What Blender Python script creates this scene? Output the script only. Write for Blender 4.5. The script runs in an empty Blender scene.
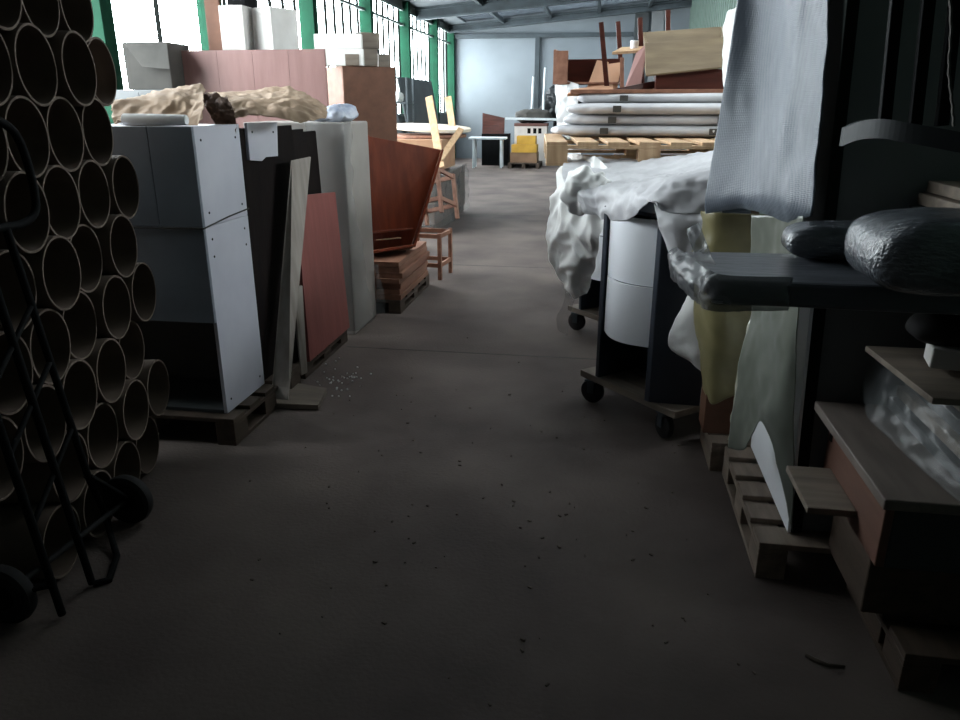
import bpy, bmesh, math, random
from mathutils import Vector, Matrix, noise
R = math.radians
random.seed(7)
SC = bpy.context.scene
COL = SC.collection

# ------------------------------------------------------------------ camera, sky, exposure
CAM_H, PITCH, YAW, FOC = 1.6, 19.0, 9.1, 740.0
cam = bpy.data.cameras.new('camera')
cam.lens = FOC / 960 * 36
cam.sensor_width = 36
cam.clip_start = 0.05
co = bpy.data.objects.new('camera', cam)
COL.objects.link(co)
co.location = (0, 0, CAM_H)
co.rotation_euler = (R(90 - PITCH), 0, R(YAW))
SC.camera = co

world = bpy.data.worlds.new('overcast')
SC.world = world
world.use_nodes = True
bg = world.node_tree.nodes['Background']
bg.inputs[0].default_value = (0.93, 0.96, 1.0, 1)
bg.inputs[1].default_value = 10.5

SC.view_settings.view_transform = 'Standard'
SC.view_settings.look = 'None'
SC.view_settings.gamma = 1
SC.view_settings.use_curve_mapping = False
SC.view_settings.exposure = 1.5

LEFT_X, RIGHT_X, BACK_Y, FRONT_Y = -4.75, 2.3, 24.0, -2.5
SILL, HEAD = 1.35, 3.72
RSILL, RHEAD, RY0, RY1 = 2.1, 2.7, 4.2, 11.0
NSILL, NEAR = 2.0, [2.5, 4.4]
BAYS = [4.4, 6.9, 9.1, 12.3, 15.4, 18.4, 21.5, 23.9]

def portal(loc, rot, sx, sy):
    l = bpy.data.lights.new('daylight_portal', 'AREA')
    l.shape = 'RECTANGLE'; l.size = sx; l.size_y = sy
    l.cycles.is_portal = True
    o = bpy.data.objects.new('daylight_portal', l)
    COL.objects.link(o); o.location = loc; o.rotation_euler = rot
portal((LEFT_X - .12, (BAYS[0] + BAYS[-1]) / 2, (SILL + HEAD) / 2), (0, R(-90), 0), HEAD - SILL, BAYS[-1] - BAYS[0])
portal((LEFT_X - .12, (NEAR[0] + NEAR[-1]) / 2, (NSILL + HEAD) / 2), (0, R(-90), 0), HEAD - NSILL, NEAR[-1] - NEAR[0])
portal((RIGHT_X + .12, (RY0 + RY1) / 2, (RSILL + RHEAD) / 2), (0, R(90), 0), RHEAD - RSILL, RY1 - RY0)
SKY_Y0, SKY_Y1, SKY_X0, SKY_X1 = 20.6, 23.6, -4.2, 1.9
SKN_Y0, SKN_Y1, SKN_X0, SKN_X1 = 14.6, 18.4, -4.0, 1.9  # unseen rooflight above the view, added to brighten the far floor
SKA_Y0, SKA_Y1, SKA_X0, SKA_X1 = 6.0, 6.4, -1.2, 1.5  # unseen near rooflight, added for top light on the piles
def roof_z(x): return 3.86 + 0.085 * (x - LEFT_X)
portal(((SKY_X0 + SKY_X1) / 2, (SKY_Y0 + SKY_Y1) / 2, roof_z((SKY_X0 + SKY_X1) / 2) + .2), (0, R(-4.86), 0), SKY_X1 - SKY_X0, SKY_Y1 - SKY_Y0)
portal(((SKN_X0 + SKN_X1) / 2, (SKN_Y0 + SKN_Y1) / 2, roof_z((SKN_X0 + SKN_X1) / 2) + .2), (0, R(-4.86), 0), SKN_X1 - SKN_X0, SKN_Y1 - SKN_Y0)

portal(((SKA_X0 + SKA_X1) / 2, (SKA_Y0 + SKA_Y1) / 2, roof_z((SKA_X0 + SKA_X1) / 2) + .2), (0, R(-4.86), 0), SKA_X1 - SKA_X0, SKA_Y1 - SKA_Y0)

# ------------------------------------------------------------------ helpers
def ray(px, py):
    u = (px - 480) / FOC; v = (360 - py) / FOC
    p = R(PITCH); w = R(YAW)
    x = u; y = math.cos(p) + v * math.sin(p); z = -math.sin(p) + v * math.cos(p)
    return Vector((math.cos(w) * x - math.sin(w) * y, math.sin(w) * x + math.cos(w) * y, z))
def at(px, py, Y):
    r = ray(px, py); return r * (Y / r.y) + Vector((0, 0, CAM_H))
def atx(px, py, X):
    r = ray(px, py); return r * (X / r.x) + Vector((0, 0, CAM_H))
def atz(px, py, Z=0):
    r = ray(px, py); return r * ((Z - CAM_H) / r.z) + Vector((0, 0, CAM_H))

def srgb(c):
    if isinstance(c, str):
        c = [int(c[i:i + 2], 16) / 255 for i in (0, 2, 4)]
    return tuple((v / 12.92 if v <= .04045 else ((v + .055) / 1.055) ** 2.4) for v in c) + (1,)

MATS = {}
def mat(name, col, rough=.7, col2=None, scale=6, stretch=None, detail=5, bump=0, bscale=None, metal=0, alpha=1, spec=.4, contrast=(.35, .65), kind='noise', coat=0):
    if name in MATS: return MATS[name]
    m = bpy.data.materials.new(name); m.use_nodes = True
    nt = m.node_tree; N = nt.nodes; L = nt.links
    b = N['Principled BSDF']
    b.inputs['Roughness'].default_value = rough
    b.inputs['Metallic'].default_value = metal
    b.inputs['Specular IOR Level'].default_value = spec
    b.inputs['Alpha'].default_value = alpha
    b.inputs['Coat Weight'].default_value = coat
    tc = N.new('ShaderNodeTexCoord'); mp = N.new('ShaderNodeMapping')
    mp.inputs['Scale'].default_value = stretch or (1, 1, 1)
    L.new(tc.outputs['Object'], mp.inputs['Vector'])
    nz = N.new('ShaderNodeTexNoise')
    nz.inputs['Scale'].default_value = scale; nz.inputs['Detail'].default_value = detail
    L.new(mp.outputs[0], nz.inputs['Vector'])
    rp = N.new('ShaderNodeValToRGB')
    c1 = srgb(col); c2 = srgb(col2) if col2 else tuple(v * .78 for v in c1[:3]) + (1,)
    rp.color_ramp.elements[0].position = contrast[0]; rp.color_ramp.elements[0].color = c2
    rp.color_ramp.elements[1].position = contrast[1]; rp.color_ramp.elements[1].color = c1
    L.new(nz.outputs['Fac'], rp.inputs['Fac'])
    L.new(rp.outputs['Color'], b.inputs['Base Color'])
    if bump:
        bp = N.new('ShaderNodeBump'); bp.inputs['Strength'].default_value = bump
        bp.inputs['Distance'].default_value = .01
        if kind == 'bubble':
            vz = N.new('ShaderNodeTexVoronoi'); vz.inputs['Scale'].default_value = bscale or 70
            vz.inputs['Randomness'].default_value = .12
            L.new(tc.outputs['Object'], vz.inputs['Vector'])
            inv = N.new('ShaderNodeMath'); inv.operation = 'SUBTRACT'; inv.inputs[0].default_value = 1
            L.new(vz.outputs['Distance'], inv.inputs[1]); L.new(inv.outputs[0], bp.inputs['Height'])
        else:
            n2 = N.new('ShaderNodeTexNoise'); n2.inputs['Scale'].default_value = bscale or scale * 4
            n2.inputs['Detail'].default_value = 6
            L.new(mp.outputs[0], n2.inputs['Vector']); L.new(n2.outputs['Fac'], bp.inputs['Height'])
        L.new(bp.outputs[0], b.inputs['Normal'])
    MATS[name] = m
    return m

def clear_mat(name, tint=(.95, .97, .97, 1), gloss=.1, rough=.05):
    m = bpy.data.materials.new(name); m.use_nodes = True
    nt = m.node_tree; N = nt.nodes; L = nt.links
    N.remove(N['Principled BSDF'])
    t = N.new('ShaderNodeBsdfTransparent'); t.inputs[0].default_value = tint
    g = N.new('ShaderNodeBsdfGlossy'); g.inputs['Roughness'].default_value = rough
    mx = N.new('ShaderNodeMixShader'); mx.inputs[0].default_value = gloss
    L.new(t.outputs[0], mx.inputs[1]); L.new(g.outputs[0], mx.inputs[2])
    L.new(mx.outputs[0], N['Material Output'].inputs[0])
    return m

class MB:
    def __init__(s): s.bm = bmesh.new()
    def hexa(s, p, bevel=0):
        v = [s.bm.verts.new(q) for q in p]
        fs = [s.bm.faces.new([v[i] for i in f]) for f in ((3, 2, 1, 0), (4, 5, 6, 7), (0, 1, 5, 4), (1, 2, 6, 5), (2, 3, 7, 6), (3, 0, 4, 7))]
        if bevel:
            es = list({e for f in fs for e in f.edges})
            bmesh.ops.bevel(s.bm, geom=es, offset=bevel, segments=2, affect='EDGES', profile=.5)
        return s
    def box(s, x0, x1, y0, y1, z0, z1, bevel=.002, M=None):
        x0, x1 = sorted((x0, x1)); y0, y1 = sorted((y0, y1)); z0, z1 = sorted((z0, z1))
        p = [Vector(q) for q in ((x0, y0, z0), (x1, y0, z0), (x1, y1, z0), (x0, y1, z0), (x0, y0, z1), (x1, y0, z1), (x1, y1, z1), (x0, y1, z1))]
        if M: p = [M @ q for q in p]
        return s.hexa(p, bevel)
    def slab(s, a, b, c, d, t, bevel=.002):
        a, b, c, d = map(Vector, (a, b, c, d))
        n = (b - a).cross(d - a).normalized() * t
        return s.hexa([a - n, b - n, c - n, d - n, a, b, c, d], bevel)
    def bar(s, a, b, w, t, up=(0, 0, 1), bevel=.002):
        a, b = Vector(a), Vector(b); d = (b - a).normalized()
        u = Vector(up); sd = d.cross(u)
        if sd.length < 1e-4: sd = d.cross(Vector((1, 0, 0)))
        sd.normalize(); n = sd.cross(d).normalized()
        sd *= w / 2; n *= t / 2
        return s.hexa([a - sd - n, a + sd - n, b + sd - n, b - sd - n, a - sd + n, a + sd + n, b + sd + n, b - sd + n], bevel)
    def rod(s, pts, r, seg=10, cap=True):
        pts = [Vector(p) for p in pts]; rings = []
        rr = r if isinstance(r, (list, tuple)) else [r] * len(pts)
        pu = None
        for i, p in enumerate(pts):
            d = (pts[min(i + 1, len(pts) - 1)] - pts[max(i - 1, 0)]).normalized()
            u = pu if pu else (Vector((0, 0, 1)) if abs(d.z) < .9 else Vector((1, 0, 0)))
            u = (u - d * u.dot(d)).normalized(); pu = u; w = d.cross(u)
            rings.append([s.bm.verts.new(p + (u * math.cos(2 * math.pi * k / seg) + w * math.sin(2 * math.pi * k / seg)) * rr[i]) for k in range(seg)])
        for a, b in zip(rings, rings[1:]):
            for k in range(seg):
                f = s.bm.faces.new((a[k], a[(k + 1) % seg], b[(k + 1) % seg], b[k])); f.smooth = True
        if cap:
            s.bm.faces.new(list(reversed(rings[0]))); s.bm.faces.new(rings[-1])
        return s
    def lathe(s, prof, c=(0, 0, 0), M=None, seg=32, closed=False):
        c = Vector(c); rings = []
        for r, z in prof:
            ring = []
            for k in range(seg):
                a = 2 * math.pi * k / seg
                q = Vector((r * math.cos(a), r * math.sin(a), z))
                if M: q = M @ q
                ring.append(s.bm.verts.new(q + c))
            rings.append(ring)
        pr = list(zip(rings, rings[1:])) + ([(rings[-1], rings[0])] if closed else [])
        for a, b in pr:
            for k in range(seg):
                s.bm.faces.new((a[k], a[(k + 1) % seg], b[(k + 1) % seg], b[k]))
        if not closed:
            s.bm.faces.new(list(reversed(rings[0]))); s.bm.faces.new(rings[-1])
        return s
    def prism(s, poly, z0, z1, bevel=.001):
        lo = [s.bm.verts.new((x, y, z0)) for x, y in poly]; hi = [s.bm.verts.new((x, y, z1)) for x, y in poly]
        n = len(poly); s.bm.faces.new(list(reversed(lo))); s.bm.faces.new(hi)
        for k in range(n): s.bm.faces.new((lo[k], lo[(k + 1) % n], hi[(k + 1) % n], hi[k]))
        return s
    def build(s, name, m, parent=None, smooth=None):
        bmesh.ops.recalc_face_normals(s.bm, faces=s.bm.faces)
        me = bpy.data.meshes.new(name); s.bm.to_mesh(me); s.bm.free()
        if smooth is not None:
            me.shade_smooth()
            if smooth < 180: me.set_sharp_from_angle(angle=R(smooth))
        me.materials.append(m)
        o = bpy.data.objects.new(name, me); COL.objects.link(o)
        if parent: o.parent = parent
        return o

def tag(o, label=None, cat=None, group=None, kind=None):
    if label: o['label'] = label
    if cat: o['category'] = cat
    if group: o['group'] = group
    if kind: o['kind'] = kind
    return o
def thing(name, label, cat, loc=(0, 0, 0), rz=0, group=None):
    o = bpy.data.objects.new(name, None); COL.objects.link(o)
    o.empty_display_size = .1
    o.location = loc; o.rotation_euler = (0, 0, R(rz)) if not isinstance(rz, tuple) else tuple(R(a) for a in rz)
    return tag(o, label, cat, group)
def struct(name, mb, m):
    return tag(mb.build(name, m), kind='structure')
def dup(o, parent=None):
    c = o.copy(); COL.objects.link(c); c.parent = parent
    for ch in list(o.children): dup(ch, c)
    return c

def cr(a, b, c, d, t):
    return .5 * ((2 * b) + (c - a) * t + (2 * a - 5 * b + 4 * c - d) * t * t + (3 * b - a - 3 * c + d) * t ** 3)
def spline(P, t):
    n = len(P) - 1; i = min(int(t * n), n - 1); f = t * n - i
    return cr(P[max(i - 1, 0)], P[i], P[i + 1], P[min(i + 2, n)], f)
def sheet(name, rows, m, parent=None, nu=40, nv=40, amp=.01, freq=7, seed=0, thick=.002, ragged=0, sharp=False):
    """crumpled sheet lofted through a net of points"""
    rows = [[Vector(p) for p in r] for r in rows]
    bm = bmesh.new(); g = []
    off = Vector((seed * 3.17, seed * 1.3, seed * 7.7))
    for j in range(nv + 1):
        v = j / nv; line = []
        for i in range(nu + 1):
            u = i / nu
            vv = v
            if ragged: vv = v * (1 + ragged * noise.noise(Vector((u * 6, seed, 3.3))) * v)
            p = spline([spline(r, u) for r in rows], min(max(vv, 0), 1))
            line.append(p)
        g.append(line)
    V = []
    for j in range(nv + 1):
        L = []
        for i in range(nu + 1):
            p = g[j][i]
            du = g[j][min(i + 1, nu)] - g[j][max(i - 1, 0)]; dv = g[min(j + 1, nv)][i] - g[max(j - 1, 0)][i]
            n = du.cross(dv)
            n = n.normalized() if n.length > 1e-9 else Vector((0, 0, 1))
            q = p * freq + off
            if sharp:
                d = (abs(noise.noise(q)) + .5 * abs(noise.noise(q * 2.3)) - .35)
            else:
                d = noise.noise(q) + .5 * noise.noise(q * 2.1) + .25 * noise.noise(q * 4.3)
            L.append(bm.verts.new(p + n * d * amp))
        V.append(L)
    for j in range(nv):
        for i in range(nu):
            f = bm.faces.new((V[j][i], V[j][i + 1], V[j + 1][i + 1], V[j + 1][i])); f.smooth = True
    me = bpy.data.meshes.new(name); bm.to_mesh(me); bm.free(); me.materials.append(m)
    o = bpy.data.objects.new(name, me); COL.objects.link(o)
    md = o.modifiers.new('thickness', 'SOLIDIFY'); md.thickness = thick; md.offset = 0
    if parent: o.parent = parent
    return o
def pillow_mesh(sx, sy, sz, power=4, amp=.006, seed=0, nu=48, nv=24):
    """rounded padded block (superellipsoid) with creases, base at z=0"""
    bm = bmesh.new(); rows = []
    sg = lambda v, e: math.copysign(abs(v) ** e, v)
    e = 2 / power
    for j in range(1, nv):
        ph = -math.pi / 2 + math.pi * j / nv; r = []
        for i in range(nu):
            th = 2 * math.pi * i / nu
            p = Vector((sx / 2 * sg(math.cos(ph), e) * sg(math.cos(th), e), sy / 2 * sg(math.cos(ph), e) * sg(math.sin(th), e), sz / 2 * sg(math.sin(ph), .8)))
            p += p.normalized() * amp * (noise.noise(p * 9 + Vector((seed, 0, 0))) + .5 * noise.noise(p * 22))
            p.z += sz / 2
            r.append(bm.verts.new(p))
        rows.append(r)
    lo = bm.verts.new((0, 0, 0)); hi = bm.verts.new((0, 0, sz))
    for a, b in zip(rows, rows[1:]):
        for i in range(nu): bm.faces.new((a[i], a[(i + 1) % nu], b[(i + 1) % nu], b[i]))
    for i in range(nu):
        bm.faces.new((lo, rows[0][(i + 1) % nu], rows[0][i])); bm.faces.new((hi, rows[-1][i], rows[-1][(i + 1) % nu]))
    m = MB(); m.bm.free(); m.bm = bm
    return m

# ------------------------------------------------------------------ materials
def wood(name, c, c2=None, stretch=(1, 9, 9), rough=.6, scale=3, spec=.3):
    return mat(name, c, rough, c2, scale, stretch, 7, .12, 14, spec=spec)
M_CONC = mat('concrete', '6c615b', .75, '4b423f', 1.3, detail=12, bump=.3, bscale=60, spec=.22, contrast=(.3, .7))
M_WALL = mat('grey_wall', '767d82', .7, '6a7176', .7, detail=6, bump=.05)
M_DKWALL = mat('dark_wall', '5c5f5e', .8, '4b4e4d', 1.2)
M_ROOF = mat('roof_sheet', '4a4f52', .7, '3c4144', 2)
M_STEEL = mat('painted_steel', '3c4448', .55, '31383b', 4, metal=.2)
M_STEELLT = mat('pale_steel', '8a9296', .5, '7a8286', 4, metal=.2)
M_GREEN = mat('green_paint', '063322', .8, '052a1c', 5, spec=.15)
M_GREENCOR = mat('green_sheet', '44584d', .6, '394b41', 3, spec=.5)
M_MULL = mat('dark_mullion', '56605c', .5, '444d49', 5)
M_GLASS = clear_mat('glazing', (.93, .96, .96, 1), .06, .08)
M_TINTED2 = clear_mat('dark_tinted_rooflight', (.25, .265, .275, 1), .06, .3)  # glass tinted to dim the far strip and the light it gives
M_TINTED = clear_mat('tinted_rooflight', (.34, .36, .37, 1), .06, .3)  # tint holds down the light of the added rooflight
M_CARD = mat('cardboard_tube', '695b50', .85, '594c43', 5, bump=.05)
M_CARTON = mat('carton', '8d6f57', .85, '7d614b', 3, bump=.05)
M_KRAFT = mat('kraft_paper', 'b59a80', .8, '9d846c', 4, bump=.1, bscale=18)
M_WHITECARD = mat('white_card', 'd9d6d2', .75, 'c6c2bd', 4)
M_GREYCARD = mat('grey_card', '45423e', .85, '393733', 5)
M_MELA = mat('white_melamine', 'c9c9d2', .35, 'bdbdc8', 3, spec=.5)
M_GREYMELA = mat('slate_melamine', '757d87', .45, '6b727c', 4, spec=.4)
M_PALLET = wood('pallet_wood', '8a7c6f', '6d6055', (6, 1, 6))
M_PALLETDK = wood('old_pallet_wood', '51443a', '40352d', (6, 1, 6))
M_PALE = wood('pale_wood', 'c9a987', 'b39270', (8, 8, 1))
M_GREYWOOD = wood('weathered_wood', '7d7266', '665c52', (1, 8, 8))
M_GREYSTICK = wood('pale_grey_wood', 'a39a92', '8d847c', (6, 6, 1))
M_CHERRY = wood('cherry_laminate', 'a17d78', '96736e', (5, 5, .7), .4)
M_RED = wood('red_laminate', '8e524d', '824a45', (5, 5, .7), .45)
M_ORANGE = wood('orange_wood', '813c24', '6a301d', (6, 6, 1), .4)
M_DKBROWN = wood('dark_brown_laminate', '1d1614', '151010', (5, 5, 1), .8, spec=.1)
M_BROWNPAN = wood('brown_chipboard', '6f4d3c', '634435', (3, 3, 3), .7)
M_MAROON = wood('maroon_wood', '4f2a22', '3f211b', (1, 6, 6), .35)
M_BOARD = wood('drawer_board', '8e6551', '7a5443', (6, 1, 6), .55)
M_BLACK = mat('black_paint', '0e0f10', .75, '0a0b0c', 6, spec=.1)
M_RUBBER = mat('rubber', '1d1c1c', .8, '161515', 8)
M_NAVY = mat('navy_panel', '2c333e', .45, '272d37', 3, spec=.5)
M_WHITEP = mat('white_panel', 'f6f8fc', .25, 'f0f2f7', 2, spec=.5)
M_FOAM = mat('white_foam', 'e9e8e6', .7, 'd9d8d5', 3, bump=.15, bscale=14)
M_FOAMSHADE = mat('shaded_foam', 'bfbec0', .6, 'a9a8ab', 5, bump=.25, bscale=14)  # white foam again, its shaded grey tone put into the colour
M_BUBBLE = mat('bubble_wrap', '5d646d', .42, '535a63', 3, bump=.3, bscale=170, kind='bubble', spec=.4)
M_OLIVE = mat('olive_film', '857d58', .4, '6b6446', 4, bump=.2, bscale=10, spec=.5)
M_GREENFILM = mat('greenish_film', '6f736a', .3, '5e6259', 3, bump=.2, bscale=8, alpha=.85, spec=.6)
M_FILM = mat('stretch_film', '8d8f8f', .3, '76797a', 5, bump=.4, bscale=16, alpha=.16, spec=.4)
M_BLKFILM = mat('black_film', '4d5056', .32, '3c3f44', 3, bump=.25, bscale=12, spec=.6, stretch=(1, 4, 4))
M_SMOKE = mat('smoky_film', '565a5f', .16, '3c4045', 5, bump=.6, bscale=20, spec=.9, stretch=(2, 5, 5))
M_CRUMPLE = mat('crumpled_film', '77797b', .4, '5b5d60', 6, bump=.3, bscale=20, alpha=.6, spec=.5)
M_DARKENED = mat('darkened_board', '1a1f1d', .8, '151917', 2, spec=.1)
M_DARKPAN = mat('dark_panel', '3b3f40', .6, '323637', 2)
M_GREYPAN = mat('grey_panel', '77797a', .65, '6a6c6d', 2)
M_YELLOW = mat('yellow_plastic', 'c79a3c', .6, 'b48a31', 4)
M_WHITEPL = mat('white_plastic', 'c7cdd0', .45, 'b9bfc2', 4)
M_LABEL = mat('label_paper', 'cfc8c4', .7, 'c1bab5', 5)
M_DUST = mat('debris', '6a5f55', .9, '4a423b', 10)

# ------------------------------------------------------------------ the hall
fl = MB(); fl.box(LEFT_X - .3, RIGHT_X + .3, FRONT_Y - .3, BACK_Y + .3, -.2, 0, 0)
struct('floor', fl, M_CONC)
for k, (y, x0, x1) in enumerate(((4.72, -1.7, 1.4), (7.6, -1.6, .2), (11.4, -2, .2))):
    j = MB(); j.box(x0, x1, y, y + .012, -.01, .0012, 0)
    struct('trim_%d' % (30 + k), j, M_RUBBER if k == 9 else mat('floor_joint', '55514e', .9, '474340', 8))
wl = MB()
wl.box(LEFT_X - .2, LEFT_X, FRONT_Y, BAYS[0], 0, NSILL, 0)
wl.box(LEFT_X - .2, LEFT_X, FRONT_Y, BAYS[0], HEAD, 4.2, 0)
wl.box(LEFT_X - .2, LEFT_X, FRONT_Y, NEAR[0], NSILL, HEAD, 0)
wl.box(LEFT_X - .2, LEFT_X, BAYS[0], BACK_Y, 0, SILL, 0)
wl.box(LEFT_X - .2, LEFT_X, BAYS[0], BACK_Y, HEAD, 4.2, 0)
wl.box(LEFT_X - .2, LEFT_X, BAYS[-1], BACK_Y, SILL, HEAD, 0)
struct('wall_left', wl, M_DKWALL)
BAYPAIRS = list(zip(BAYS, BAYS[1:])) + list(zip(NEAR, NEAR[1:]))
for k in range(len(BAYPAIRS)):
    y0, y1 = BAYPAIRS[k]; SILL_ = NSILL if k >= len(BAYS) - 1 else SILL
    w = thing('window_%d' % (k + 1), None, None, (LEFT_X, y0, SILL_)); tag(w, kind='structure')
    L = y1 - y0; H = HEAD - SILL_
    f = MB()
    f.box(-.06, .03, .06, L - .06, 0, .06, .003); f.box(-.06, .03, .06, L - .06, H - .06, H, .003)
    if k > 1: f.box(-.05, .03, .06, L - .06, H * .84, H * .84 + .05, .003)
    f.build('window_frame', M_MULL, w)
    s = MB(); n = max(1, round(L / (.45 if k > 1 else 1.2)))
    for i in range(1, n): s.box(-.04, .008, L * i / n - .008, L * i / n + .008, .06, H - .06, 0)
    s.build('glazing_bars', mat('black_bar', '0b0e0c', .9, '080a09', 5, spec=.05), w)
    g = MB(); g.box(-.05, -.042, .05, L - .05, .05, H - .05, 0); g.build('pane', M_GLASS, w)
for k, y in enumerate(BAYS + NEAR[:-1]):
    c = MB(); c.box(LEFT_X - .1, LEFT_X + .14, y - .09, y + .09, 0, 4.0, .004)
    struct('trim_%d' % (k + 1), c, M_GREEN)
wb = MB(); wb.box(LEFT_X, RIGHT_X, BACK_Y, BACK_Y + .2, 0, 3.6, 0); wb.box(LEFT_X, RIGHT_X, BACK_Y, BACK_Y + .2, 3.6, 5.2, 0)
struct('wall_back', wb, M_WALL)
for k, (x0, x1, z0, z1, m) in enumerate(((-2.16, -2.02, 0, 3.5, M_STEEL), (.72, 1.12, 0, 4.3, M_DARKPAN), (1.2, 1.55, 0, 4.4, M_GREYPAN), (LEFT_X, .7, 3.5, 3.62, M_STEEL))):
    t = MB(); t.box(x0, x1, BACK_Y - .12, BACK_Y, z0, z1, .004); struct('trim_%d' % (40 + k), t, m)
# right wall: corrugated green sheet over a grey plinth
wr = MB(); y = FRONT_Y; pts = []
while y < BACK_Y:
    pts += [(y, 0), (y + .12, 0), (y + .15, .045), (y + .27, .045)]; y += .30
for (ya, da), (yb, db) in zip(pts, pts[1:]):
    for z0, z1 in (((.9, RSILL), (RHEAD, 5)) if RY0 - .01 <= ya and yb <= RY1 + .01 else ((.9, 5),)):
        wr.hexa([Vector(q) for q in ((RIGHT_X - da, ya, z0), (RIGHT_X - db, yb, z0), (RIGHT_X + .1, yb, z0), (RIGHT_X + .1, ya, z0), (RIGHT_X - da, ya, z1), (RIGHT_X - db, yb, z1), (RIGHT_X + .1, yb, z1), (RIGHT_X + .1, ya, z1))])
wr.box(RIGHT_X - .03, RIGHT_X + .1, FRONT_Y, BACK_Y, 0, .9, 0)
rw = thing('window_12', None, None, (RIGHT_X, RY0, RSILL)); tag(rw, kind='structure')  # unseen window, added to light the surfaces that face right
f = MB(); Lr = RY1 - RY0; Hr = RHEAD - RSILL
f.box(.0, .09, 0, Lr, 0, .05, .002); f.box(.0, .09, 0, Lr, Hr - .05, Hr, .002)
for i in range(9): f.box(.0, .09, max(0, Lr * i / 8 - .03), min(Lr, Lr * i / 8 + .03), .05, Hr - .05, .002)
f.build('window_frame', M_GREEN, rw)
g = MB(); g.box(.04, .048, 0, Lr, .05, Hr - .05, 0); g.build('pane', M_GLASS, rw)
struct('wall_right', wr, M_GREENCOR)
wf = MB(); wf.box(LEFT_X, RIGHT_X, FRONT_Y - .2, FRONT_Y, 0, 5, 0); struct('wall_front', wf, M_DKWALL)
# roof with the seen far rooflight strip and two unseen ones added for light
rf = MB()
def roofbox(x0, x1, y0, y1, t=.08):
    a, b = roof_z(x0), roof_z(x1)
    rf.hexa([Vector(q) for q in ((x0, y0, a), (x1, y0, b), (x1, y1, b), (x0, y1, a), (x0, y0, a + t), (x1, y0, b + t), (x1, y1, b + t), (x0, y1, a + t))])
XL, XR = LEFT_X - .3, RIGHT_X + .3
ys = [FRONT_Y - .3, SKN_Y0, SKN_Y1, SKY_Y0, SKY_Y1, BACK_Y + .3]
roofbox(XL, XR, ys[0], SKA_Y0); roofbox(XL, SKA_X0, SKA_Y0, SKA_Y1); roofbox(SKA_X1, XR, SKA_Y0, SKA_Y1); roofbox(XL, XR, SKA_Y1, ys[1]); roofbox(XL, XR, ys[2], ys[3]); roofbox(XL, XR, ys[4], ys[5])
roofbox(XL, SKN_X0, ys[1], ys[2]); roofbox(SKN_X1, XR, ys[1], ys[2]); roofbox(XL, SKY_X0, ys[3], ys[4]); roofbox(SKY_X1, XR, ys[3], ys[4])
struct('ceiling', rf, M_ROOF)
for k, (x0, x1, y0, y1) in enumerate(((SKN_X0, SKN_X1, SKN_Y0, SKN_Y1), (SKY_X0, SKY_X1, SKY_Y0, SKY_Y1), (SKA_X0, SKA_X1, SKA_Y0, SKA_Y1))):
    g = MB(); a, b = roof_z(x0) + .03, roof_z(x1) + .03
    g.hexa([Vector(q) for q in ((x0, y0, a), (x1, y0, b), (x1, y1, b), (x0, y1, a), (x0, y0, a + .01), (x1, y0, b + .01), (x1, y1, b + .01), (x0, y1, a + .01))])
    struct('window_%d' % (20 + k), g, (M_TINTED, M_TINTED2, M_GLASS)[k])  # first and last are the added, unseen rooflights
for k, (y, d, m) in enumerate(((2.5, .4, M_STEEL), (8.2, .45, M_STEEL), (13.9, .42, M_STEELLT), (19.6, .28, M_STEEL), (23.75, .22, M_STEEL))):
    b = MB(); a, c = roof_z(LEFT_X), roof_z(RIGHT_X)
    for z0, z1, w in ((-d, -d + .05, .09), (-.06, 0, .09), (-d + .05, -.06, .02)):
        b.hexa([Vector(q) for q in ((LEFT_X, y - w, a + z0), (RIGHT_X, y - w, c + z0), (RIGHT_X, y + w, c + z0), (LEFT_X, y + w, a + z0), (LEFT_X, y - w, a + z1), (RIGHT_X, y - w, c + z1), (RIGHT_X, y + w, c + z1), (LEFT_X, y + w, a + z1))])
    struct('trim_%d' % (15 + k), b, m)
for k, x in enumerate((-3.1, -1.7, -.3, 1.1)):
    b = MB(); z = roof_z(x); b.box(x - .04, x + .04, 6, BACK_Y, z - .12, z - .001, .002); struct('trim_%d' % (20 + k), b, M_STEEL)

# ------------------------------------------------------------------ left: stack of cardboard tubes
ORD = ['zeroth', 'first', 'second', 'third', 'fourth', 'fifth', 'sixth', 'seventh', 'eighth', 'ninth', 'tenth']
TD = .263; TL = 1.15
mb = MB(); ro, ri = TD / 2 - .0005, TD / 2 - .0085
mb.lathe([(ro, 0), (ro, TL), (ri, TL), (ri, 0)], seg=40, closed=True, M=Matrix.Rotation(R(-90), 4, 'Y'))
tube0 = mb.build('cardboard_tube', M_CARD, smooth=40)
ang = R(11.5)
e_ax = Vector((math.cos(ang), math.sin(ang), 0))     # out of the tube mouths
e_row = Vector((-math.sin(ang), math.cos(ang), 0))   # along the stack
P0 = Vector((-1.97, 2.80, 0))
first = True
def in_view(p):
    w = R(YAW); a = math.cos(w) * p.x + math.sin(w) * p.y; b = -math.sin(w) * p.x + math.cos(w) * p.y; z = p.z - CAM_H
    d = b * math.cos(R(PITCH)) - z * math.sin(R(PITCH)); uu = b * math.sin(R(PITCH)) + z * math.cos(R(PITCH))
    return 480 + FOC * a / d, 360 - FOC * uu / d
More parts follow.
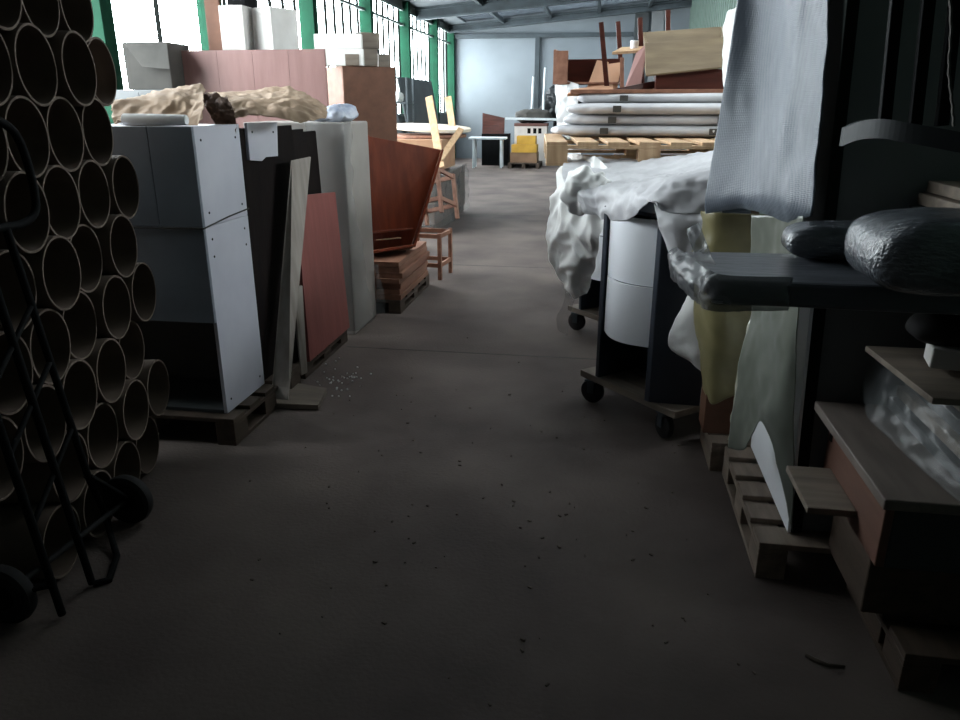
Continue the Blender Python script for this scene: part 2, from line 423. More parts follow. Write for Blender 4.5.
for r in range(9):
    z = TD / 2 + r * TD * .8665
    off = .5 if r % 2 else 0
    for k in range(6):
        p = P0 + e_row * (-(k - off) * TD + random.uniform(-.004, .004)) + Vector((0, 0, z)) + e_ax * random.uniform(-.022, .018)
        x, yy = in_view(p)
        if x < -18 or yy > 740 or (p.z < .5 and p.y < 1.98): continue
        o = tube0 if first else dup(tube0)
        first = False
        if r == 7 and k == 0: o.scale = (.34, 1, 1)  # cut short so that window light shows inside this tube
        o.location = p; o.rotation_euler = (random.uniform(0, 6) * 0, 0, ang)
        tag(o, 'brown open-ended cardboard tube, %s from the right in the %s row up from the floor' % (ORD[k + 1], ORD[r + 1]), 'tube', 'cardboard tubes stacked by the left edge')

# ------------------------------------------------------------------ hand truck in the left foreground
ht = thing('hand_truck', 'black two-wheeled hand truck leaning against the stack of cardboard tubes', 'hand truck', (-1.66, 2.05, 0))
o0 = Vector(ht.location)
def L(p): return Vector(p) - o0
WR = .105
WA, WB = atz(128, 499, WR), atz(6, 594, WR)
wax = (WA - WB).normalized()
TA, BA = atx(6, 228, -1.76), atx(88, 476, -1.72)
toe = [atz(104, 512, .06), atz(117, 556, .012), atz(109, 580, .012), atz(93, 584, .012)]
mb = MB(); mb.rod([L(TA), L(TA.lerp(BA, .5)), L(BA)] + [L(p) for p in toe], .012); mb.build('frame_rail', M_BLACK, ht, 40)
TB, BB = atx(-22, 236, -1.70), atz(92, 583, .014)
mb = MB(); mb.rod([L(TB), L(TB.lerp(BB, .5) + Vector((0, 0, .0))), L(BB)], .013); mb.build('frame_rail', M_BLACK, ht, 40)
TC, BC = atx(-40, 310, -1.64), atz(62, 614, .014)
mb = MB(); mb.rod([L(TC), L(TC.lerp(BC, .5)), L(BC)], .013); mb.build('frame_rail', M_BLACK, ht, 40)
mb = MB()
hp = [atx(-30, 232, -1.740), atx(4, 227, -1.760), atx(24, 223, -1.760), atx(35, 212, -1.760), atx(35, 195, -1.765), atx(29, 168, -1.775), atx(18, 138, -1.785), atx(3, 123, -1.785), atx(-20, 116, -1.780), atx(-50, 130, -1.760)]
mb.rod([L(spline(hp, i / 40)) for i in range(41)], .013)
mb.build('handle', M_BLACK, ht, 40)
for t in (.28, .5, .78):
    mb = MB(); mb.rod([L(TA.lerp(BA, t)), L(TC.lerp(BC, t * .85))], .009); mb.build('cross_bar', M_BLACK, ht, 40)
mb = MB(); mb.rod([L(WA), L(WB)], .011); mb.build('axle', M_RUBBER, ht, 40)
for wpos in (WA, WB):
    q = Vector((0, 0, 1)).rotation_difference(wax).to_matrix().to_4x4()
    mb = MB(); mb.lathe([(.05, -.02), (WR - .018, -.026), (WR - .004, -.017), (WR, 0), (WR - .004, .017), (WR - .018, .026), (.05, .02)], L(wpos), q, 36)
    w = mb.build('wheel', M_RUBBER, ht, 40)
    mb = MB(); mb.lathe([(.02, -.03), (.045, -.024), (.045, .024), (.02, .03)], L(wpos), q, 20); mb.build('hub', M_BLACK, w, 40)
for a_, b_ in ((BA, WA), (BC + (TC - BC) * .12, WB)):
    mb = MB(); mb.bar(L(a_), L(b_), .03, .012); mb.build('axle_bracket', M_BLACK, ht)

# ------------------------------------------------------------------ pallets
def pallet(label, loc, rz, w=.8, l=1.2, m=None, n=6, group='wooden pallets', h=.144, gapy=None, name='pallet'):
    m = m or M_PALLET
    t = thing(name, label, 'pallet', loc, rz, group)
    bw = l / (n + (n - 1) * .45); st = bw * 1.45
    for i in range(n):
        b = MB(); b.box(0, w, i * st, i * st + bw, h - .022, h, .003); b.build('top_board', m, t)
    for x in (0, w / 2 - .05, w - .1):
        b = MB(); b.box(x, x + .1, 0, l, h - .044, h - .022, .003); b.build('stringer_board', m, t)
        b = MB(); b.box(x, x + .1, 0, l, 0, .022, .003); b.build('bottom_board', m, t)
        for y in (0, l / 2 - .07, l - .14):
            b = MB(); b.box(x, x + .1, y, y + .14, .022, h - .044, .003); b.build('block', m, t)
    return t
pallet('dark wooden pallet under the white and slate cabinets', (-2.74, 3.1, 0), 0, 1.02, .84, M_PALLETDK, 5)

# ------------------------------------------------------------------ left: white and slate kitchen cabinets
def cabinet(label, z0, z1, seams, niche):
    t = thing('kitchen_cabinet', label, 'cabinet', (-2.62, 3.16, z0), 0, 'white and slate kitchen cabinets')
    W, D, H = .84, .43, z1 - z0; th = .018
    for x, nm in ((0, 'side_panel'), (W - th, 'side_panel')):
        b = MB(); b.box(x, x + th, 0, D, 0, H, .0015)
        s = b.build(nm, M_MELA, t)
        if x:
            sc = MB()
            for yy in (.05, D - .05):
                for zz in ((.06, H - .06) if H < .6 else (.06, .78, H - .06)):
                    sc.lathe([(.006, 0), (.006, .0015)], (W, yy, zz), Matrix.Rotation(R(90), 4, 'Y'), 10)
            sc.build('screw_caps', M_BLACK, s)
    b = MB(); b.box(th, W - th, 0, D - .005, 0, th, .001); b.build('bottom_panel', M_DARKPAN, t)  # inside panel darkened, the niche's shade put into its colour
    b = MB(); b.box(th, W - th, 0, D - .005, H - th, H, .001); b.build('top_panel', M_MELA, t)
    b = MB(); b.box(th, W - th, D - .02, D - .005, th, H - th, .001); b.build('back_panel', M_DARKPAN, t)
    zf = niche
    for x0, x1 in seams:
        b = MB(); b.box(x0, x1, -.018, -.0005, zf + .002, H - .001, .002); b.build('door', M_GREYMELA, t)
    if niche:
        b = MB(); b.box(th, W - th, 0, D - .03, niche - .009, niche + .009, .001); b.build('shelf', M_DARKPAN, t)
    return t
cabinet('lower white-sided kitchen cabinet with an open niche darkened inside, on the dark pallet', .146, 1.068, [(.001, .839)], .47)
cabinet('upper white-sided kitchen cabinet with two slate doors, stacked on the lower one', 1.07, 1.512, [(.001, .625), (.628, .839)], 0)
st = MB()
loop = [(-1.776, 3.14, 1.068), (-1.774, 3.38, 1.09), (-1.776, 3.6, 1.1), (-2.2, 3.6, 1.09), (-2.6, 3.6, 1.08), (-2.64, 3.38, 1.07), (-2.63, 3.13, 1.068), (-2.2, 3.134, 1.064), (-1.776, 3.14, 1.068)]
st.rod(loop, .004, 6, False)
tag(st.build('packing_string', M_GREYCARD, None, 40), 'grey string tied around the joint of the two kitchen cabinets', 'string')

# things on top of the cabinets
mb = MB(); mb.rod([(-2.13, 3.2, 1.539), (-2.0, 3.19, 1.537), (-1.83, 3.2, 1.538)], [.026, .027, .022], 14)
tag(mb.build('foam_roll', M_FOAM, None, 40), 'small white foam roll lying on top of the upper cabinet', 'roll')
sheet('kraft_paper_sheet', [[at(112, 112, 3.9), at(150, 93, 3.95), at(180, 88, 3.95), at(198, 84, 3.95), at(206, 90, 3.9)],
                            [at(112, 100, 3.6), at(150, 99, 3.6), at(175, 96, 3.6), at(192, 100, 3.6), at(203, 96, 3.6)],
                            [at(112, 118, 3.42), at(145, 119, 3.4), at(172, 120, 3.4), at(190, 118, 3.4), at(203, 105, 3.42)],
                            [at(118, 121, 3.33), at(145, 122, 3.32), at(170, 123, 3.32), at(186, 126, 3.31), at(202, 118, 3.33)]], M_KRAFT, None, 60, 50, .03, 11, 1, .002, 0, True)
tag(bpy.context.scene.collection.objects['kraft_paper_sheet'], 'curled light brown kraft paper lying open on the upper white cabinet', 'paper')
o = sheet('cardboard_sheet', [[at(205, 92, 4.5), at(240, 93, 4.6), at(275, 88, 4.6), at(298, 90, 4.6), at(326, 108, 4.5)],
                          [at(216, 97, 4.1), at(245, 99, 4.1), at(275, 99, 4.1), at(300, 99, 4.1), at(327, 111, 4.2)],
                          [at(220, 108, 3.9), at(238, 103, 3.85), at(262, 106, 3.85), at(295, 112, 3.85), at(327, 116, 4.05)],
                          [at(222, 128, 3.72), at(236, 118, 3.72), at(262, 117, 3.75), at(300, 122, 3.8), at(326, 118, 4.0)]], M_KRAFT, None, 70, 50, .035, 9, 2, .004, 0, True)
tag(o, 'crumpled brown cardboard sheet draped over the dark boards beside the cabinets', 'cardboard')
o = sheet('paper_scrap', [[at(202, 96, 3.75), at(213, 93, 3.75), at(226, 98, 3.72)], [at(206, 108, 3.62), at(219, 110, 3.6), at(233, 108, 3.6)], [at(214, 122, 3.56), at(224, 124, 3.55), at(236, 124, 3.56)], [at(222, 133, 3.55), at(229, 131, 3.54), at(236, 134, 3.55)]],
          mat('brown_paper', '6d5446', .8, '59443a', 5, bump=.2), None, 30, 36, .05, 16, 3, .002, 0, True)
tag(o, 'torn dark brown paper hanging over the cabinet corner by the crumpled cardboard', 'paper')

# ------------------------------------------------------------------ left: dark boards, stick, red panel
pallet('dark low pallet under the brown boards and the red panel', (-2.6, 4.06, 0), 0, .86, .8, M_PALLETDK, 4, h=.1)
for k, (x, y0, y1, zt, lab) in enumerate(((-1.83, 3.64, 4.3, 1.49, 'tall dark brown board standing edge-on nearest the aisle, beside the white cabinets'),
                                         (-1.89, 3.7, 4.62, 1.46, 'tall dark brown board standing just behind the nearest one'),
                                         (-2.0, 3.72, 4.7, 1.47, 'tall dark brown board standing third from the aisle by the cabinets'))):
    b = MB(); b.box(x, x + .028, y0, y1, .001 if k == 0 and False else .0, zt, .002)
    tag(b.build('dark_board', M_DKBROWN), lab, 'board', 'dark boards standing beside the cabinets')
b = MB(); q = [atx(247, 123, -1.785), atx(277, 122, -1.785), atx(278, 156, -1.785), atx(266, 157, -1.785), atx(262, 161, -1.785), atx(250, 160, -1.785)]
lo = [b.bm.verts.new(p) for p in q]; hi = [b.bm.verts.new(p + Vector((-.016, 0, 0))) for p in q]
b.bm.faces.new(lo); b.bm.faces.new(list(reversed(hi)))
for i in range(6): b.bm.faces.new((lo[i], hi[i], hi[(i + 1) % 6], lo[(i + 1) % 6]))
w = tag(b.build('white_offcut', M_MELA), 'small white broken panel piece fixed at the top of the dark board', 'panel')
b = MB()
for px in (252, 273): b.lathe([(.006, 0), (.006, .002)], atx(px, 132, -1.784), Matrix.Rotation(R(90), 4, 'Y'), 10)
b.build('screws', M_BLACK, w)
# leaning offcut, its foot plank, a short brace
def board4(name, a, b_, c, d, t, m, label, cat, group=None):
    mb = MB(); mb.slab(a, b_, c, d, t); return tag(mb.build(name, m), label, cat, group)
board4('leaning_board', atz(272, 398, .055), atz(289, 400, .055), atx(311, 157, -1.72), atx(292, 161, -1.72), -.012, M_GREYSTICK, 'narrow pale tapered board leaning on the dark brown boards', 'board', 'loose offcut boards')
board4('leaning_board', atz(300, 375, .05), atz(306, 372, .05), atx(301, 285, -1.7), atx(292, 287, -1.7), -.012, M_GREYSTICK, 'short pale offcut propped between the tapered board and the red panel', 'board', 'loose offcut boards')
board4('floor_plank', atz(270, 403, .035), atz(318, 405, .035), atz(327, 388, .035), atz(292, 382, .035), .03, M_GREYWOOD, 'short grey plank lying on the floor at the foot of the leaning boards', 'plank')
b = MB(); b.slab((-1.72, 4.1, .101), (-1.72, 4.86, .101), (-1.79, 4.93, 1.04), (-1.79, 4.24, 1.09), .03)
tag(b.build('red_panel', M_RED), 'flat red laminate panel standing on edge beside the leaning offcuts', 'panel')
b = MB(); b.slab((-1.86, 4.3, .101), (-1.86, 4.93, .101), (-1.9, 4.93, 1.44), (-1.9, 4.3, 1.44), .03)
tag(b.build('dark_board', M_DKBROWN), 'dark maroon board rising behind the red laminate panel', 'board')

# grey wrapped bundle with clear film
gb = thing('wrapped_bundle', 'tall light grey board bundle with clear film, beside the orange cabinet', 'bundle', (-2.45, 5.0, 0))
b = MB(); b.box(0, .72, 0, .55, 0, 1.49, .012); b.build('board_pack', mat('grey_board', 'a39c96', .6, '948d87', 2), gb)
o = sheet('film', [[(.46, -.04, 1.5), (.6, -.045, 1.52), (.7, -.03, 1.5), (.74, .12, 1.5)], [(.46, -.05, 1.1), (.6, -.06, 1.1), (.72, -.04, 1.1), (.74, .06, 1.1)],
                   [(.46, -.04, .6), (.6, -.06, .6), (.74, -.05, .6), (.755, .16, .6)], [(.5, -.05, .05), (.62, -.06, .05), (.76, -.05, .05), (.775, .3, .05)]], M_FILM, gb, 24, 50, .025, 6, 4)
b = MB(); o = sheet('film_fold', [[(.725, .5, .42), (.74, .55, .42)], [(.75, .5, .25), (.77, .58, .22)], [(.735, .48, .03), (.79, .58, .01)]], M_FILM, gb, 10, 20, .015, 9, 6)
ball = MB()
ball = pillow_mesh(.26, .34, .1, 2.4, .05, 5, 60, 30)
cp = ball.build('crumpled_plastic', mat('blue_white_plastic', 'cfd2dc', .35, '8f9bb4', 14, bump=.4, bscale=20, spec=.6), None, 60)
cp.location = (-1.87, 5.22, 1.495)
tag(cp, 'crumpled blue and white plastic on top of the grey wrapped bundle', 'plastic')

# ------------------------------------------------------------------ left: cherry wardrobe, boxes, brown cupboard
wd = thing('cherry_board', 'wide pink cherry board standing upright behind the draped cardboard', 'board', (-3.52, 6.2, 0))
b = MB(); b.box(0, 1.25, .016, .03, 0, 2.03, .002); b.build('backing', M_CHERRY, wd)
for i in range(4):
    b = MB(); b.box(.001 + i * .3125, (i + 1) * .3125 - .0005, 0, .015, 0, 2.03, .001); b.build('panel', M_CHERRY, wd)
b = MB(); b.box(-3.45, -2.6, 6.232, 6.7, 0, 2.03, .004)
tag(b.build('tall_cabinet', M_DARKPAN), 'tall cabinet right behind the pink cherry board, under the white cartons', 'cabinet')
def carton(label, loc, size, rz, m, group=None, flaps=False, name='carton', top=None):
    t = thing(name, label, 'box', loc, rz, group)
    x, y, z = size
    b = MB(); b.box(0, x, 0, y, 0, z, .006); b.build('carton_body', m, t)
    b = MB(); b.box(x / 2 - .025, x / 2 + .025, -.001, y + .001, z - .06, z + .001, .0005); b.build('tape', top or M_LABEL, t)
    if flaps:
        b = MB(); b.slab((.02, -.004, z), (x + .005, -.004, z), (x + .05, -.09, z - .21), (.2, -.07, z - .19), .004); b.build('flap', m, t)
    return t
carton('white carton beside the brown board above the pink cherry board', (-3.17, 6.24, 2.032), (.21, .4, .34), 0, M_WHITECARD, 'cartons above the cherry board')
carton('white carton with a shaded side, nearer the right end of the pink cherry board', (-2.94, 6.36, 2.032), (.22, .3, .33), -22, M_WHITECARD, 'cartons above the cherry board')
b = MB(); b.box(-3.32, -3.19, 6.3, 6.33, 2.031, 2.6, .002)
tag(b.build('upright_board', M_BROWNPAN), 'narrow brown board standing upright on the left of the pink cherry board', 'board')
b = MB(); b.box(-3.12, -2.95, 6.3, 6.5, 2.374, 2.47, .01)
tag(b.build('black_case', M_BLACK), 'black case lying on the left white carton at the top edge', 'case')
sh = thing('storage_cupboard', 'grey cupboard behind the tubes, under the open grey box', 'cupboard', (-4.05, 5.95, 0))
b = MB(); b.box(0, .5, .02, .5, 0, 1.72, .004); b.build('carcass', M_GREYPAN, sh)
for i in range(2):
    b = MB(); b.box(.003 + i * .25, .247 + i * .25, 0, .019, .05, 1.7, .002); b.build('door', M_GREYPAN, sh)
carton('grey open box with a hanging flap beside the white window', (-3.92, 6.0, 1.722), (.4, .34, .36), 0, M_GREYCARD, None, True)
cb = thing('cupboard', 'tall plain brown cupboard rising behind the blue and white plastic', 'cupboard', (-2.66, 7.75, 0), 38)
b = MB(); b.box(0, .58, .02, .55, 0, 1.98, .004); b.build('carcass', M_BROWNPAN, cb)
b = MB(); b.box(.002, .578, 0, .019, .05, 1.975, .002); b.build('door', M_BROWNPAN, cb)
for i, (x, y, z, sx, sy, sz, rz, m, lab) in enumerate(((-2.95, 7.75, 1.982, .5, .12, .16, 12, M_WHITECARD, 'long white box lying lowest on the brown cupboard'),
                                                    (-2.95, 7.78, 2.144, .48, .12, .14, 9, M_WHITECARD, 'long white box stacked on the lower white one'),
                                                    (-2.7, 7.68, 2.1, .0, .0, .0, 0, None, ''),
                                                    (-2.55, 7.86, 1.982, .24, .17, .17, 34, M_GREYWOOD, 'brown wooden block on the brown cupboard, lower one'),
                                                    (-2.55, 7.9, 2.154, .25, .15, .15, 28, M_GREYWOOD, 'brown wooden block on top of the lower block'),
                                                    (-2.38, 8.12, 1.982, .14, .14, .13, 40, M_GREYWOOD, 'small grey block at the aisle end of the brown cupboard'))):
    if m is None: continue
    t = MB(); t.box(0, sx, 0, sy, 0, sz, .006); ob = t.build('stacked_box' if m is M_WHITECARD else 'wooden_block', m)
    ob.location = (x, y, z); ob.rotation_euler = (0, 0, R(rz)); tag(ob, lab, 'box' if m is M_WHITECARD else 'block', 'pieces on the brown cupboard')
t = MB(); t.box(0, .14, 0, .1, 0, .11, .005); ob = t.build('wooden_block', M_GREYWOOD); ob.location = (-2.66, 7.66, 1.982); ob.rotation_euler = (0, 0, R(15))
ob.location = (-2.64, 7.80, 1.982)
tag(ob, 'small brown block in front of the long white boxes', 'block', 'pieces on the brown cupboard')

# ------------------------------------------------------------------ left: orange cabinet on stacked boards
pallet('pallet carrying the stack of flat brown boards', (-2.3, 5.62, 0), 0, .75, 1.05, M_PALLETDK, 5, h=.11)
for i in range(7):
    b = MB(); dx = random.uniform(-.015, .015); dy = random.uniform(-.02, .02)
    b.box(-2.2 + dx, -1.545 + dx, 5.64 + dy, 6.62 + dy, .112 + i * .044, .112 + i * .044 + .042, .002)
    tag(b.build('flat_board', M_BOARD), 'flat brown board, %s from the bottom of the stack under the orange cabinet' % ORD[i + 1], 'board', 'flat boards stacked on the pallet')
oc = thing('open_cabinet', 'orange-brown open cabinet shell tipped back on the stacked boards', 'cabinet', (-1.86, 5.86, .42))
o0 = Vector(oc.location)
TLp, TRp, BRp, BLp = Vector((-1.90, 6.1, 1.36)), Vector((-1.37, 6.45, 1.24)), Vector((-1.60, 6.22, .44)), Vector((-1.93, 5.95, .44))
fw = Vector((.12, -.30, .06))
mb = MB(); mb.slab(BLp - o0, BRp - o0, TRp - o0, TLp - o0, .018); mb.build('back_panel', M_ORANGE, oc)
mb = MB(); mb.slab(BRp - o0, BRp + fw * .45 - o0, TRp + fw * .12 - o0, TRp - o0, .018); mb.build('side_panel', M_ORANGE, oc)
mb = MB(); mb.slab(BLp - o0, TLp - o0, TLp + fw * .2 - o0, BLp + fw * .45 - o0, .018); mb.build('side_panel', M_ORANGE, oc)
mb = MB(); mb.slab(BLp - o0, BLp + fw * .9 - o0 + Vector((0, 0, -.005)), BRp + fw * .75 - o0 + Vector((0, 0, .02)), BRp - o0, .02); mb.build('bottom_panel', M_ORANGE, oc)
u = Vector((0, 0, .16))
mb = MB(); mb.slab(BLp + u - o0, BLp + u + fw * .45 - o0, BRp + u + fw * .4 - o0, BRp + u - o0, .016); mb.build('shelf', M_ORANGE, oc)
mb = MB(); mb.bar(atx(376, 240, -1.72) - o0, at(401, 238, 5.66) - o0, .007, .007)
mb.build('front_edging', M_PALE, oc)

# small wooden frames (stool carcasses)
def stool(label, loc, rz):
    t = thing('wooden_stool', label, 'stool', loc, rz, 'bare wooden stool frames')
    for x in (0, .34):
        for y in (0, .34):
            b = MB(); b.box(x, x + .035, y, y + .035, 0, .45, .003); b.build('leg', M_BOARD, t)
    for z in (.12, .4):
        b = MB(); b.box(.036, .339, .005, .03, z, z + .04, .002); b.build('rail', M_BOARD, t)
        b = MB(); b.box(.036, .339, .345, .37, z, z + .04, .002); b.build('rail', M_BOARD, t)
        b = MB(); b.box(.005, .03, .036, .339, z, z + .04, .002); b.build('rail', M_BOARD, t)
        b = MB(); b.box(.345, .37, .036, .339, z, z + .04, .002); b.build('rail', M_BOARD, t)
    return t
stool('bare brown stool frame standing on the floor behind the board stack', (-1.85, 6.9, 0), -6)
s2 = stool('bare brown stool frame tipped on top of the standing one', (-1.82, 6.98, .56), 0)
s2.rotation_euler = (R(-18), R(-14), R(-12))

# film-wrapped stack with round tabletop and battens
fs = thing('wrapped_stack', 'low stack wrapped in shiny clear film under the round tabletops', 'stack', (-2.75, 9.6, 0))
b = MB(); b.box(0, .62, 0, 2.2, .1, .72, .02); b.build('stacked_cartons', mat('dull_brown', '6b5a50', .7, '5a4b43', 4), fs)
b = MB(); b.box(.02, .6, .02, 2.18, 0, .1, .01); b.build('base', M_PALLETDK, fs)
sheet('film', [[(.0, -.03, .74), (.3, -.05, .76), (.62, -.04, .75), (.66, .5, .76), (.66, 1.2, .75), (.66, 2.2, .74)], [(.0, -.06, .45), (.3, -.08, .45), (.66, -.06, .42), (.70, .5, .4), (.68, 1.2, .45), (.68, 2.2, .42)], [(.0, -.04, .1), (.3, -.06, .1), (.68, -.06, .08), (.72, .5, .06), (.7, 1.2, .08), (.7, 2.2, .08)]], M_FILM, fs, 60, 24, .05, 5, 8)
ct = MB(); ct.box(-2.95, -2.15, 10.2, 11.1, .76, 1.16, .01)
tag(ct.build('carton', mat('tan_carton', 'a98264', .8, '97725a', 3)), 'tan carton on the film-wrapped stack under the round tabletop', 'box')
def disc(label, c, r, h, m, rot):
    b = MB(); b.lathe([(r - .01, 0), (r, .008), (r, h - .008), (r - .01, h)], seg=48)
    t = b.build('round_table_board', m, None, 30); t.location = c; t.rotation_euler = rot
    return tag(t, label, 'tabletop', 'round tabletops on the tan carton')
disc('brown round tabletop lying below the pale one', (-2.5, 10.9, 1.162), .55, .04, M_BOARD, (0, 0, 0))
disc('pale-edged round tabletop lying topmost over the wrapped stack', (-2.48, 11.0, 1.266), .58, .045, mat('pale_laminate', 'd9cdbb', .5, 'cbbda9', 3), (R(2), R(3), 0))
for a, b_, w, lab in ((at(441, 168, 9.6), at(429, 97, 10.35), .1, 'pale wooden batten crossing upright before the round tabletops'),
                   (at(453, 131, 11.3), at(448, 97, 11.6), .1, 'short pale batten standing up behind the round tabletop'),
                   (at(440, 160, 9.62), at(461, 129, 10.25), .08, 'short pale batten leaning right before the round tabletops')):
    m_ = MB(); m_.bar(a, b_, w, .03, up=(0, -1, .2)); tag(m_.build('wooden_batten', M_PALE), lab, 'batten', 'pale wooden battens by the round tabletops')
lump = pillow_mesh(.24, .2, .14, 2.5, .03, 8, 30, 16).build('wood_offcut', M_PALE, None, 50); lump.location = (-2.26, 9.75, .765)
tag(lump, 'small pale wooden offcut on the wrapped stack between the battens', 'offcut')
# shelf of odds and tall grey sheets along the left wall
rk = thing('rack', 'narrow dark rack of odds and ends behind the brown cupboard', 'rack', (-3.5, 11.6, 0))
for x in (0, .5):
    for y in (0, .4):
        b = MB(); b.box(x, x + .03, y, y + .03, 0, 2.0, .002); b.build('post', M_STEEL, rk)
for z in (.5, .95, 1.3, 1.62):
    b = MB(); b.box(0, .53, 0, .43, z, z + .02, .002); b.build('shelf', M_STEEL, rk)
for i, (x, z, w, h, m, lab, nm) in enumerate(((.3, 1.64, .2, .16, M_FOAM, 'small white bundle on the top shelf of the dark rack', 'white_bundle'), (.1, 1.32, .3, .2, M_GREYCARD, 'grey box on the middle shelf of the dark rack', 'small_box'),
                                  (.25, .97, .24, .22, M_BLACK, 'black box on the lower shelf of the dark rack', 'small_box'))):
    b = pillow_mesh(w, .25, h, 3, .03, i, 30, 14) if i == 0 else MB().box(-w / 2, w / 2, -.12, .12, 0, h, .006)
    ob = b.build(nm, m, None, 60); ob.location = (-3.5 + x, 11.8, z + .001); tag(ob, lab, 'bundle' if i == 0 else 'box')
for i, (y0, y1, z, m, lab) in enumerate(((13.2, 16.4, 2.15, M_GREYPAN, 'wide grey sheet leaning on the left wall, nearer one'), (17.0, 20.4, 2.2, M_DARKPAN, 'wide dark grey sheet leaning on the left wall near the far corner'))):
    b = MB(); b.slab((-4.15, y0, 0), (-4.15, y1, 0), (-4.57, y1, z), (-4.57, y0, z), .03)
    tag(b.build('leaning_sheet', m), lab, 'sheet', 'large sheets leaning on the left wall')

# ------------------------------------------------------------------ far end
wt = thing('white_table', 'plain white table standing at the far end by the back wall', 'table', (-3.55, 20.2, 0), 3)
b = MB(); b.box(0, 1.0, 0, .6, .74, .79, .004); b.build('tabletop', M_WHITEPL, wt)
for x in (.1, .84):
    for y in (.03, .52):
        b = MB(); b.box(x, x + .06, y, y + .05, 0, .74, .003); b.build('leg', M_WHITEPL, wt)
dc = thing('dark_cabinet', 'dark cabinet with a raised panel behind the white table', 'cabinet', (-3.35, 21.2, 0), 0)
b = MB(); b.box(0, .75, 0, .5, 0, .85, .006); b.build('carcass', M_BLACK, dc)
b = MB(); b.slab((0, .1, .85), (.62, .1, .85), (.62, .16, 1.27), (0, .16, 1.4), .03); b.build('raised_panel', M_MAROON, dc)
pallet('pallet under the yellow boxes at the far end', (-2.5, 20.3, 0), 0, .85, 1.0, M_PALLETDK, 5, h=.14)
def bx(nm, lab, cat, x, y, z, sx, sy, sz, m, rz=0, group=None):
    b = MB(); b.box(0, sx, 0, sy, 0, sz, .006); o = b.build(nm, m); o.location = (x, y, z); o.rotation_euler = (0, 0, R(rz)); return tag(o, lab, cat, group)
bx('carton', 'brown carton on the far pallet below the yellow boxes', 'box', -2.45, 20.4, .142, .72, .55, .26, M_CARTON)
bx('yellow_box', 'flat yellow box lying on the brown carton', 'box', -2.42, 20.38, .405, .68, .5, .2, M_YELLOW, 0, 'yellow boxes on the far pallet')
bx('yellow_box', 'smaller yellow box on the flat yellow one', 'box', -2.28, 20.4, .608, .5, .4, .22, M_YELLOW, 0, 'yellow boxes on the far pallet')
lb = thing('labelled_carton', 'white labelled carton standing behind the yellow boxes', 'box', (-2.45, 21.0, 0))
lb.location.y = 21.32
b = MB(); b.box(0, .9, 0, .5, 0, 1.12, .006); b.build('carton_body', M_LABEL, lb)
b = MB()
for x in (.36, .52, .66): b.box(x, x + .09, -.004, .002, .86, 1.0, .001)
b.build('printed_marks', M_BLACK, lb)
b = MB(); b.box(-.01, .91, -.01, .51, 1.05, 1.13, .004); b.build('lid', mat('lid_brown', '6c4a44', .7), lb)
ms = thing('machine', 'dark grey machine on the cartons by the white poles', 'machine', (-2.35, 21.1, 1.131))
pillow_mesh(1.0, .5, .36, 3, .05, 3).build('body', M_GREYCARD, ms, 50)
ms.location = (-1.95, 21.6, 1.131)
b = MB(); b.bar((-.75, -.3, .12), (.75, -.28, .1), .12, .06); b.build('tray', M_WHITEPL, ms)
bk = thing('black_bundle', 'knotted black bundle hung on the stand by the white poles', 'bundle', (-1.25, 23.1, 0))
pillow_mesh(1.1, .6, .95, 2.3, .16, 12, 60, 36).build('tangle', mat('black_tangle', '26292b', .5, '131516', 12, bump=.6), bk, 60).location = (0, 0, 1.15)
b = MB(); b.rod([(-.2, 0, 0), (-.2, 0, 1.3)], .05); b.rod([(.25, .05, 0), (.25, .05, 1.3)], .05); b.build('stand', M_BLACK, bk, 40)
for x, y, z, z2, lab in ((-2.02, 21.98, 0, 2.35, 'white pole standing left of the pair at the far end'), (-1.72, 22.3, 0, 2.6, 'white pole standing right of the pair at the far end')):
    b = MB(); b.rod([(x - .06, y, z), (x, y + .08, z2)], .035, 12); tag(b.build('white_pole', M_WHITEPL, None, 40), lab, 'pole', 'white poles near the back wall')

